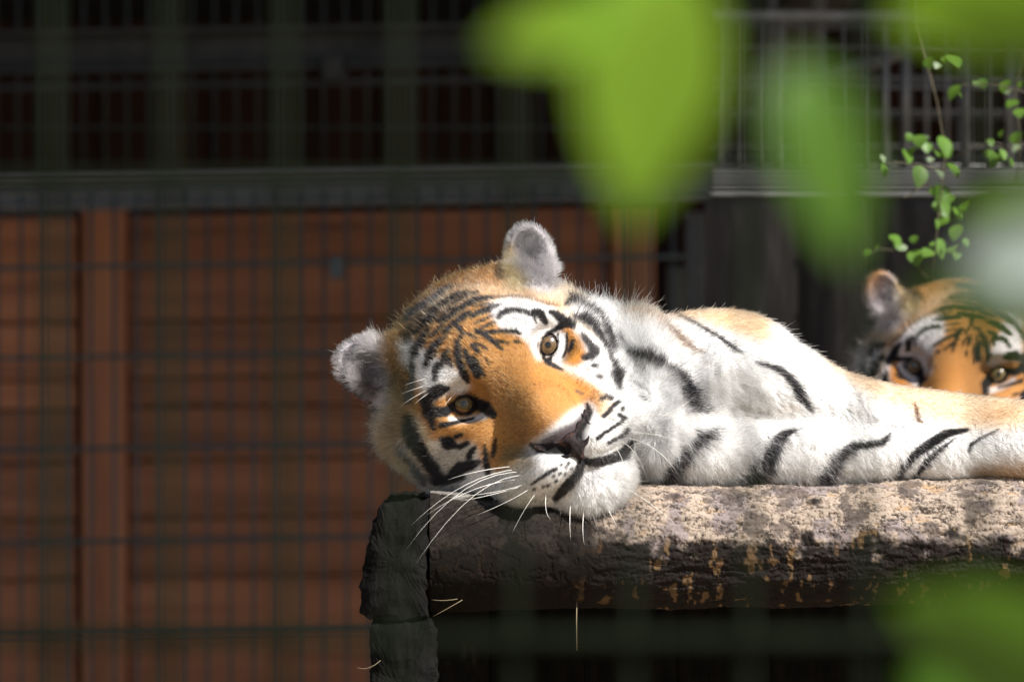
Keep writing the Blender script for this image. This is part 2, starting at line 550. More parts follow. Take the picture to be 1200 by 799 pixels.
def logbark():
    R0 = 71.0
    nx, na = 640, 300
    x0, x1 = -96.0, 980.0
    xs = np.concatenate([[x0], np.linspace(x0, 620, 560), np.linspace(624, x1, 80), [x1]])
    nx = len(xs)
    endf = np.ones((nx, 1)); endf[0] = endf[-1] = 0.01
    th = np.linspace(0, 2 * np.pi, na, endpoint=False)
    X, T = np.meshgrid(xs, th, indexing='ij')
    s = T * R0
    per = 2 * np.pi * R0
    Pc = np.stack([X / 60, np.cos(T) * 1.3, np.sin(T) * 1.3], -1)
    warp = np.stack([fbm(Pc * 3, 3, 5) - .5, fbm(Pc * 3, 3, 6) - .5], -1)
    # papery layers that have lifted off one by one: terraces of a stretched noise field
    A3 = lambda fx, fa, oct, sd: fbm(np.stack([X / fx, np.cos(T) * fa + warp[..., 0] * 1.2, np.sin(T) * fa + warp[..., 1] * 1.2], -1), oct, sd)
    lay = A3(50, 7.5, 5, 101)
    lay2 = A3(17, 15.0, 4, 111)
    v = (lay * 0.6 + lay2 * 0.4) * 14
    step = np.floor(v)
    fr = v - step
    terr = step + sstep(0.0, 0.09, fr)
    edge = np.exp(-((fr - 0.02) / 0.10) ** 2) + np.exp(-((fr - 1.0) / 0.05) ** 2)
    lev = ((step * 7919) % 11) / 11.0
    crk = A3(26, 7.0, 5, 121)
    crack = np.exp(-((crk - .5) / 0.017) ** 2)
    crk2 = A3(13, 12.0, 4, 131)
    crack = np.maximum(crack, 0.7 * np.exp(-((crk2 - .5) / 0.016) ** 2))
    big = fbm(Pc * 0.9, 4, 21)
    mid = fbm(Pc * 4, 4, 31)
    # the stretch under the animals' heads is rubbed smooth and dark, with the head's shadow painted in
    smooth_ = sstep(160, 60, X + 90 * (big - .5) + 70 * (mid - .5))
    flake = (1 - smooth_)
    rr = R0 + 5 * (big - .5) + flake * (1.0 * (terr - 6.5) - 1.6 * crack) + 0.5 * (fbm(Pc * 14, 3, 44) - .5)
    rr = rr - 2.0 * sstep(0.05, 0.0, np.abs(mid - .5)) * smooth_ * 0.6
    # one knot
    kn = np.exp(-(((X - 353) / 8) ** 2 + ((((T - 0.80 + np.pi) % (2 * np.pi)) - np.pi) * R0 / 6) ** 2))
    rr = rr + 4 * kn
    # angle 0 = up, positive towards the camera
    rr = rr * endf
    V = np.stack([X, -np.sin(T) * rr, np.cos(T) * rr], -1)
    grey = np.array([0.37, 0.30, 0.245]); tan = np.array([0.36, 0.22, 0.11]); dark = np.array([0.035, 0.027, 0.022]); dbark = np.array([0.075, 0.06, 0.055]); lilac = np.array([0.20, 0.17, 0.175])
    mixn = lambda c, d, w: c * (1 - w[..., None]) + d * w[..., None]
    col = grey * (0.70 + 0.5 * lev[..., None])
    col = mixn(col, lilac, sstep(0.52, 0.64, fbm(Pc * 2.2, 3, 61)) * 0.8)
    col = mixn(col, tan, sstep(5.0, 4.0, step + 2.2 * (mid - .5)) * 0.7)
    col = mixn(col, tan * 0.32, np.clip(edge, 0, 1) * 0.85)
    col = mixn(col, dark, np.clip(crack * 1.4, 0, 1) * 0.93)
    blotch = sstep(0.56, 0.64, fbm(Pc * 2.6, 5, 71))
    col = mixn(col, dbark, blotch * 0.75)
    # old dark bark still clings round the belly of the log, ragged edge, tan scars, underside shade painted in
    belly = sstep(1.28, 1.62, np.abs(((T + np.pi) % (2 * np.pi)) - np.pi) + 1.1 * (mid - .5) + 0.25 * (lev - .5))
    clung_shade = mixn(np.broadcast_to(dbark * 0.2, col.shape), tan * 0.4, sstep(0.63, 0.69, fbm(np.stack([X / 9, np.cos(T) * 4, np.sin(T) * 4], -1), 4, 81)) * 0.8)
    col = mixn(col, clung_shade, belly)
    rub_shade = mixn(np.broadcast_to(np.array([0.0075, 0.006, 0.005]), col.shape), np.array([0.16, 0.15, 0.135]), sstep(0.50, 0.66, fbm(np.stack([X / 30, np.cos(T) * 5, np.sin(T) * 5], -1), 5, 91)) * sstep(0.8, 0.5, np.abs(((T + np.pi) % (2 * np.pi)) - np.pi)))
    col = mixn(col, rub_shade, smooth_ * 0.95)
    col = mixn(col, np.array([0.03, 0.025, 0.025]), np.clip(kn * 1.2, 0, 1))
    idx = np.arange(nx * na).reshape(nx, na)
    Q = np.stack([idx[:-1, :], idx[1:, :], np.roll(idx, -1, 1)[1:, :], np.roll(idx, -1, 1)[:-1, :]], -1).reshape(-1, 4)
    Vf = V.reshape(-1, 3)
    tilt = 0.018
    Vw = np.stack([Vf[:, 0] / 1000, Vf[:, 1] / 1000, Vf[:, 2] / 1000 + (Vf[:, 0] - 200) / 1000 * tilt], -1)
    Vw[:, 2] += CZ - 0.2405
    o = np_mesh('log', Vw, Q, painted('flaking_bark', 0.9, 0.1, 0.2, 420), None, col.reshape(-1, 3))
    return tag(o, 'thick horizontal log with pale flaking bark under the resting tiger', 'log')
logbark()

def cross_log(outline, label, depth=0.5, y0=-0.085, seed=1):
    """rough sawn log end, outline in mm of the front view, running away from the camera"""
    n = 150
    pts = []
    L = len(outline)
    seglen = [math.dist(outline[i], outline[(i + 1) % L]) for i in range(L)]
    tot = sum(seglen)
    for k in range(n):
        t = k / n * tot
        i = 0
        while t > seglen[i]:
            t -= seglen[i]
            i += 1
        f = t / seglen[i]
        a, b = outline[i], outline[(i + 1) % L]
        pts.append((a[0] + (b[0] - a[0]) * f, a[1] + (b[1] - a[1]) * f))
    P = np.array(pts)
    c = P.mean(0)
    rings = [0.0, 0.15, 0.3, 0.45, 0.6, 0.75, 0.88, 0.97]
    V, F = [], []
    def add_ring(S, y, jag, sd):
        base = len(V)
        for k, (px, py) in enumerate(S):
            nz = float(fbm(np.array([[px / 9, py / 9, sd + y * 20]]), 4, seed)[0]) - .5
            nz2 = float(fbm(np.array([[px / 22, py / 16, 3.1]]), 4, seed + 5)[0]) - .5
            d = np.array([px, py]) - c
            d = d / (np.linalg.norm(d) + 1e-6)
            q = np.array([px, py]) + d * nz * jag
            w = W(q[0], q[1], 0)
            V.append((w.x, y + (nz2 * 0.016 if y < y0 + 0.02 else 0), w.z))
        return base
    bases = []
    for rg in rings[1:]:
        bases.append(add_ring(c + (P - c) * rg, y0 + 0.010 * rg ** 4, 9 if rg > .8 else 3, 1))
    ys = [y0 + 0.014, y0 + 0.03, y0 + 0.06, y0 + 0.1, y0 + 0.16, y0 + 0.25, y0 + depth]
    for y in ys:
        bases.append(add_ring(P, y, 13, 2))
    for a, b in zip(bases[:-1], bases[1:]):
        for k in range(n):
            k2 = (k + 1) % n
            F.append((a + k, b + k, b + k2, a + k2))
    F.append(tuple(bases[0] + k for k in range(n)))
    F.append(tuple(bases[-1] + k for k in reversed(range(n))))
    o = mesh_obj('cross_log', V, F, CHAR, None, False)
    return tag(o, label, 'log', 'sawn cross log ends')
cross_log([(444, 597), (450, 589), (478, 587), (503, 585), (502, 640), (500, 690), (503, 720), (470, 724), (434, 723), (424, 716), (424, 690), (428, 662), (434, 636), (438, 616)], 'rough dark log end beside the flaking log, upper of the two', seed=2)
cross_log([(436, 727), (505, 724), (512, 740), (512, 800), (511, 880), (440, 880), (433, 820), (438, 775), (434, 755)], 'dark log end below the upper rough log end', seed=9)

# loose straw and a hanging twine
tw = tube('twine', [W(676, 706, -0.04), W(675.5, 730, -0.045), W(676, 762, -0.045)], [0.0006, 0.0007, 0.0005], STRAW, None, 5)
tag(tw, 'pale twine hanging straight down under the log', 'twine')
for i, (a, m_, b, lab) in enumerate((((506, 703), (520, 705), (536, 702), 'dry straw caught level at the joint of the log'), ((508, 722), (520, 716), (542, 703), 'dry straw slanting up from the log joint'), ((418, 782), (430, 788), (446, 774), 'curled pale straw poking out beside the lower log end'))):
    q = [(W(*a, -0.088) * (1 - t) ** 2 + W(*m_, -0.098) * 2 * t * (1 - t) + W(*b, -0.088) * t * t) for t in (0, .2, .4, .6, .8, 1)]
    o = tube('straw', q, [0.0004] * 6, STRAW, None, 4)
    tag(o, lab, 'straw', 'loose straws at the log ends')

# ------------------------------------------------------------------ implicit sculpting
class Field:
    def __init__(s, lo, hi, h):
        s.lo = np.array(lo, float); s.h = h
        s.n = np.ceil((np.array(hi) - s.lo) / h).astype(int) + 1
        s.F = np.full(s.n, 50.0, dtype=np.float32)
        s.ax = [s.lo[i] + h * np.arange(s.n[i]) for i in range(3)]
    def region(s, lo, hi):
        a = np.clip(np.floor((np.array(lo) - s.lo) / s.h).astype(int), 0, s.n)
        b = np.clip(np.ceil((np.array(hi) - s.lo) / s.h).astype(int) + 1, 0, s.n)
        sl = tuple(slice(a[i], b[i]) for i in range(3))
        g = [s.ax[i][sl[i]].astype(np.float32) for i in range(3)]
        return sl, g[0][:, None, None], g[1][None, :, None], g[2][None, None, :]
    def blend(s, sl, d, k, sub=False):
        a = s.F[sl]
        if a.size == 0:
            return
        if sub:
            a = -a
        h = np.clip(0.5 + 0.5 * (a - d) / k, 0, 1)
        m = a * (1 - h) + d * h - k * h * (1 - h)
        s.F[sl] = -m if sub else m
    def ell(s, c, rad, axes, k, sub=False):
        mr = max(rad) + k + 12
        c = np.array(c, float)
        sl, X, Y, Z = s.region(c - mr, c + mr)
        X, Y, Z = X - c[0], Y - c[1], Z - c[2]
        k0 = 0; k1 = 0
        for A, r in zip(axes, rad):
            t = X * A[0] + Y * A[1] + Z * A[2]
            k0 = k0 + (t / r) ** 2
            k1 = k1 + (t / r ** 2) ** 2
        k0 = np.sqrt(k0); k1 = np.sqrt(k1) + 1e-9
        s.blend(sl, (k0 * (k0 - 1) / k1).astype(np.float32), k, sub)
    def cone(s, a, ra, b, rb, k, sub=False):
        a, b = np.array(a, float), np.array(b, float)
        m = max(ra, rb) + k + 12
        sl, X, Y, Z = s.region(np.minimum(a, b) - m, np.maximum(a, b) + m)
        e = b - a
        t = np.clip(((X - a[0]) * e[0] + (Y - a[1]) * e[1] + (Z - a[2]) * e[2]) / (e @ e), 0, 1)
        d = np.sqrt((X - a[0] - t * e[0]) ** 2 + (Y - a[1] - t * e[1]) ** 2 + (Z - a[2] - t * e[2]) ** 2) - (ra + (rb - ra) * t)
        s.blend(sl, d.astype(np.float32), k, sub)
    def mesh(s):
        F = s.F
        S = F < 0
        n = s.n
        cnt = np.zeros(n - 1, dtype=np.int8)
        for dx in (0, 1):
            for dy in (0, 1):
                for dz in (0, 1):
                    cnt += S[dx:n[0] - 1 + dx, dy:n[1] - 1 + dy, dz:n[2] - 1 + dz]
        I, J, K = np.nonzero((cnt > 0) & (cnt < 8))
        idx = np.full(n - 1, -1, dtype=np.int32)
        idx[I, J, K] = np.arange(len(I))
        acc = np.zeros((len(I), 3)); num = np.zeros(len(I))
        corner = [(a, b, c) for a in (0, 1) for b in (0, 1) for c in (0, 1)]
        for p in corner:
            for axis in range(3):
                if p[axis]:
                    continue
                q = list(p); q[axis] = 1
                fa = F[I + p[0], J + p[1], K + p[2]]; fb = F[I + q[0], J + q[1], K + q[2]]
                m = (fa < 0) != (fb < 0)
                t = np.where(m, fa / np.where(m, fa - fb, 1), 0)
                pos = np.array(p, float) + 0
                for ax in range(3):
                    acc[:, ax] += np.where(m, pos[ax] + (t if ax == axis else 0), 0)
                num += m
        V = s.lo + s.h * (np.stack([I, J, K], -1) + acc / num[:, None])
        quads = []
        for axis in range(3):
            o = [i for i in range(3) if i != axis]
            sa = [slice(1, n[i] - 1) for i in range(3)]
            sa[axis] = slice(0, n[axis] - 1)
            sb = list(sa); sb[axis] = slice(1, n[axis])
            A, B = S[tuple(sa)], S[tuple(sb)]
            e = np.nonzero(A != B)
            flip = A[e]
            g = [e[i] + (0 if i == axis else 1) for i in range(3)]
            def cell(d0, d1):
                c = [g[0], g[1], g[2]]
                c[o[0]] = c[o[0]] - d0; c[o[1]] = c[o[1]] - d1
                return idx[c[0], c[1], c[2]]
            q = np.stack([cell(0, 0), cell(1, 0), cell(1, 1), cell(0, 1)], -1)
            fl = flip if axis != 1 else ~flip
            q[~fl] = q[~fl][:, ::-1]
            quads.append(q)
        Q = np.concatenate(quads)
        return V, Q[(Q >= 0).all(1)]

def normals_of(V, Q):
    a = V[Q[:, 2]] - V[Q[:, 0]]; b = V[Q[:, 3]] - V[Q[:, 1]]
    fn = np.cross(a, b)
    N = np.zeros_like(V)
    for i in range(4):
        np.add.at(N, Q[:, i], fn)
    return N / (np.linalg.norm(N, axis=1, keepdims=True) + 1e-9), np.linalg.norm(fn, axis=1) / 2

# ------------------------------------------------------------------ head frame: r across the eyes, u up the brow, f out of the face
ROLL = math.atan2(0.582, 0.813)
class Head:
    """sculpting frame in mm; mirror swaps the animal's sides"""
    def __init__(s, M, roll, yaw, pitch=0.0, mirror=1):
        s.M = np.array(M, float)
        r0 = np.array([math.cos(roll), 0, math.sin(roll)]); u0 = np.array([-math.sin(roll), 0, math.cos(roll)]); f0 = np.array([0, -1.0, 0])
        f1 = f0 * math.cos(pitch) + u0 * math.sin(pitch); u1 = u0 * math.cos(pitch) - f0 * math.sin(pitch)
        s.f = f1 * math.cos(yaw) + r0 * math.sin(yaw)
        s.r = (r0 * math.cos(yaw) - f1 * math.sin(yaw))
        s.u = u1
        s.mir = mirror
    def P(s, r, u, f):
        return s.M + s.r * r * s.mir + s.u * u + s.f * f
    def local(s, V):
        d = np.asarray(V) - s.M
        return np.stack([d @ s.r * s.mir, d @ s.u, d @ s.f], -1)
    def ax(s, ang=0.0):
        c, n = math.cos(ang), math.sin(ang)
        return (s.r * s.mir * c + s.u * n, -s.r * s.mir * n + s.u * c, s.f)

EYES = {1: (61, -1, -13), -1: (-61.5, 0, -13)}
def sculpt_head(fl, hd, squint=(1.0, 0.66)):
    A = hd.ax()
    E = lambda c, rad, k, sub=False, ang=0.0: fl.ell(hd.P(*c), rad, hd.ax(ang), k, sub)
    C = lambda a, ra, b, rb, k, sub=False: fl.cone(hd.P(*a), ra, hd.P(*b), rb, k, sub)
    E((0, 38, -72), (116, 94, 112), 20)
    E((0, -55, -40), (92, 95, 82), 25)
    for s in (-1, 1):
        E((s * 80, -28, -68), (66, 74, 74), 30)
        E((s * 62, -88, -30), (58, 56, 62), 30)
        E((s * 54, 30, -8), (40, 20, 26), 18, ang=s * 0.35)           # brow
        E((s * 58, -42, 4), (38, 30, 30), 22)                         # cheek bone
    E((-108, 2, -80), (44, 62, 48), 25)                               # ruff pressed out on the lying side
    C((0, 30, -10), 42, (0, -86, 58), 34, 22)                         # bridge of the nose
    C((0, -60, 52), 30, (0, -92, 66), 27, 14)
    E((0, -150, 5), (66, 42, 66), 24)                                 # lower jaw
    E((4, -171, 40), (44, 27, 36), 12)                                # chin
    for s in (-1, 1):
        E((s * 30, -121, 60), (38, 29, 36), 9, ang=s * 0.25)          # whisker pads
        E((s * 58, -112, 28), (40, 34, 42), 18)
    for s in (-1, 1):                                                 # mouth groove
        C((s * 2, -131, 96), 4.5, (s * 34, -144, 84), 5, 5, True)
        C((s * 34, -144, 84), 5, (s * 72, -146, 50), 5, 6, True)
        C((s * 12, -110, 104), 6, (s * 24, -101, 96), 5.5, 4, True)   # nostrils
        C((s * 24, -101, 96), 5.5, (s * 36, -88, 84), 2.5, 4, True)
    C((0, -112, 103), 2.2, (0, -131, 98), 2.5, 3, True)
    for i, s in enumerate((1, -1)):
        e = EYES[s]
        E((e[0], e[1], 20), (27, 25, 27), 14, True)                   # socket
        E((e[0], e[1], e[2]), (20.5, 20.5, 20.5), 3)                  # lids
        # almond opening through the lids, inner corner low
        ang = s * 0.62
        E((e[0] - s * 1, e[1] - 1, e[2] + 22), (15.0, 9.0 * squint[i], 20), 1.5, True, ang)
        E((e[0], e[1], e[2]), (17.4, 17.4, 17.4), 1.0, True)
    for s, (er, eu, tilt) in ((1, (118, 97, 0.42)), (-1, (-118, 103, 0.62))):
        a = -s * tilt
        w = 28 if s > 0 else 30
        E((er, eu, -82), (w, 39, 19), 14, ang=a)
        E((er, eu + 3, -67), (w - 6, 32, 19), 5, True, ang=a)

# ------------------------------------------------------------------ the coat: base patches, then stripes, on a sheet in mm of the front view
SX0, SY0, SW, SH = 370, 245, 900, 400
yy, xx = np.mgrid[0:SH, 0:SW].astype(np.float32)
xx += SX0; yy += SY0
WHITE = (0.84, 0.83, 0.82); ORANGE = (0.50, 0.245, 0.075); DEEP = (0.44, 0.18, 0.03); TAN = (0.78, 0.56, 0.36); PALE = (0.72, 0.55, 0.38)
BLACK = (0.012, 0.011, 0.012); EARGREY = (0.40, 0.38, 0.395); RUFF = (0.27, 0.20, 0.12)
TONE = {'k': BLACK, 'g': (0.055, 0.055, 0.06), 'b': (0.17, 0.10, 0.06), 'y': (0.33, 0.31, 0.31)}

def blur(A, s):
    r = int(3 * s) + 1
    k = np.exp(-0.5 * (np.arange(-r, r + 1) / s) ** 2); k /= k.sum()
    P = np.pad(A, r, mode='edge')
    B = sum(k[i] * P[i:i + A.shape[0], :] for i in range(2 * r + 1))
    return sum(k[i] * B[:, i:i + A.shape[1]] for i in range(2 * r + 1))

def poly_mask(pts, feather):
    m = np.zeros((SH, SW), bool)
    n = len(pts)
    for i in range(n):
        (x1, y1), (x2, y2) = pts[i], pts[(i + 1) % n]
        if y1 == y2:
            continue
        c = ((yy >= min(y1, y2)) & (yy < max(y1, y2)))
        xi = x1 + (yy - y1) / (y2 - y1) * (x2 - x1)
        m ^= c & (xx < xi)
    return blur(m.astype(np.float32), feather)

sheet = np.zeros((SH, SW, 3), np.float32)
sheet[:] = WHITE
def patch(col, pts, feather=3.0, amt=1.0):
    global sheet
    a = (poly_mask(pts, feather) * amt)[..., None]
    sheet = sheet * (1 - a) + np.array(col, np.float32) * a

# dome of the head and bridge of the nose
patch(ORANGE, [(430, 400), (450, 350), (480, 300), (530, 270), (600, 270), (660, 315), (690, 340), (668, 360), (650, 372), (640, 395), (640, 422), (668, 436), (700, 452), (716, 468), (712, 486), (700, 492), (692, 470), (668, 482), (640, 505), (618, 522), (600, 545), (585, 555), (565, 545), (555, 520), (540, 520), (500, 520), (470, 520), (460, 480), (455, 440)], 3.5)
patch(DEEP, [(600, 420), (640, 425), (690, 455), (700, 470), (660, 470), (610, 450), (585, 440)], 8, 0.45)
patch(PALE, [(500, 345), (560, 328), (620, 335), (600, 352), (560, 350), (510, 372), (480, 385)], 6, 0.6)
patch(DEEP, [(655, 384), (668, 380), (684, 400), (690, 420), (676, 432), (658, 428), (664, 405)], 3)
patch(WHITE, [(572, 356), (600, 347), (628, 350), (652, 362), (662, 378), (650, 388), (636, 394), (633, 412), (636, 424), (628, 420), (620, 403), (606, 392), (588, 386), (578, 374)], 2.5)
patch(WHITE, [(460, 402), (484, 398), (493, 412), (500, 408), (508, 418), (522, 424), (542, 438), (552, 452), (545, 460), (528, 462), (512, 466), (505, 474), (496, 462), (488, 444), (466, 424)], 3)
patch(WHITE, [(657, 390), (664, 391), (664, 405), (658, 420), (658, 431), (649, 424), (650, 412), (655, 402)], 1.2)
patch(WHITE, [(524, 487), (540, 491), (560, 487), (572, 481), (571, 490), (550, 495), (530, 497)], 1.5)
patch((0.60, 0.54, 0.46), [(506, 522), (520, 514), (538, 528), (555, 520), (563, 530), (548, 548), (528, 562), (516, 556)], 3)
patch((0.45, 0.37, 0.27), [(470, 510), (480, 515), (500, 545), (508, 566), (500, 570), (484, 548)], 3)
patch((0.62, 0.50, 0.33), [(478, 480), (492, 486), (512, 530), (505, 540), (492, 520)], 4)
patch(WHITE, [(690, 350), (712, 352), (735, 395), (745, 440), (735, 470), (722, 462), (700, 448), (692, 432), (700, 412), (690, 392)], 3)
patch(TAN, [(655, 362), (672, 362), (692, 384), (705, 402), (690, 392), (672, 376)], 2.5, 0.9)
patch(PALE, [(640, 334), (690, 342), (700, 350), (680, 356), (655, 358), (630, 348)], 4, 0.8)
patch(WHITE, [(688, 476), (694, 474), (702, 492), (720, 470), (760, 470), (760, 540), (700, 545), (684, 530)], 3)
patch((0.80, 0.60, 0.42), [(702, 462), (718, 470), (716, 490), (704, 488)], 3, 0.8)
patch(WHITE, [(622, 530), (640, 527), (668, 526), (684, 540), (664, 575), (640, 590), (590, 585), (588, 562), (610, 560), (628, 552)], 4)
patch((0.30, 0.20, 0.08), [(590, 525), (620, 527), (630, 545), (605, 556), (588, 545)], 4, 0.7)
patch(RUFF, [(380, 470), (440, 440), (470, 425), (478, 470), (470, 520), (500, 580), (500, 640), (380, 640)], 5, 0.92)
patch((0.24, 0.15, 0.06), [(380, 515), (450, 518), (466, 560), (490, 590), (490, 640), (380, 640)], 5, 0.8)
# ears
patch(EARGREY, [(384, 380), (440, 380), (456, 400), (456, 470), (440, 488), (384, 470)], 3)
patch((0.10, 0.085, 0.085), [(418, 425), (440, 432), (446, 460), (436, 472), (420, 455)], 5, 0.9)
patch(ORANGE, [(440, 385), (470, 395), (466, 430), (452, 430), (452, 405)], 4, 0.8)
patch(EARGREY, [(580, 255), (665, 255), (665, 335), (640, 345), (595, 335)], 3)
patch((0.42, 0.30, 0.13), [(590, 290), (600, 282), (606, 312), (622, 332), (610, 342), (588, 334)], 4, 0.9)
patch((0.12, 0.10, 0.11), [(616, 292), (636, 296), (632, 310), (616, 310)], 5, 0.7)
patch((0.15, 0.13, 0.14), [(622, 318), (650, 314), (650, 328), (625, 330)], 5, 0.5)
patch(BLACK, [(580, 290), (592, 300), (590, 328), (580, 328)], 2, 0.9)
# shoulder, outer side of the fore limbs
patch(TAN, [(722, 340), (905, 340), (910, 404), (880, 398), (850, 386), (815, 374), (780, 370), (740, 376)], 5)
patch(TAN, [(960, 400), (1280, 400), (1280, 502), (1140, 503), (1095, 492), (1060, 480), (1030, 468), (1000, 452), (970, 434)], 6, 0.9)
patch(ORANGE, [(1150, 478), (1185, 474), (1200, 484), (1175, 494), (1150, 494)], 6, 0.45)
patch(TAN, [(866, 480), (930, 477), (940, 484), (870, 487)], 4, 0.5)
patch((0.42, 0.24, 0.09), [(1140, 545), (1280, 538), (1280, 620), (1120, 620)], 7, 0.9)
patch((0.25, 0.24, 0.25), [(664, 560), (684, 546), (722, 542), (708, 556), (686, 566), (668, 582)], 4, 0.6)   # dusky fuzz under the lip
# nose leather and lips
patch((0.06, 0.045, 0.05), [(636, 512), (652, 502), (672, 492), (690, 474), (694, 480), (686, 506), (682, 530), (676, 534), (660, 528), (626, 526)], 2.5)

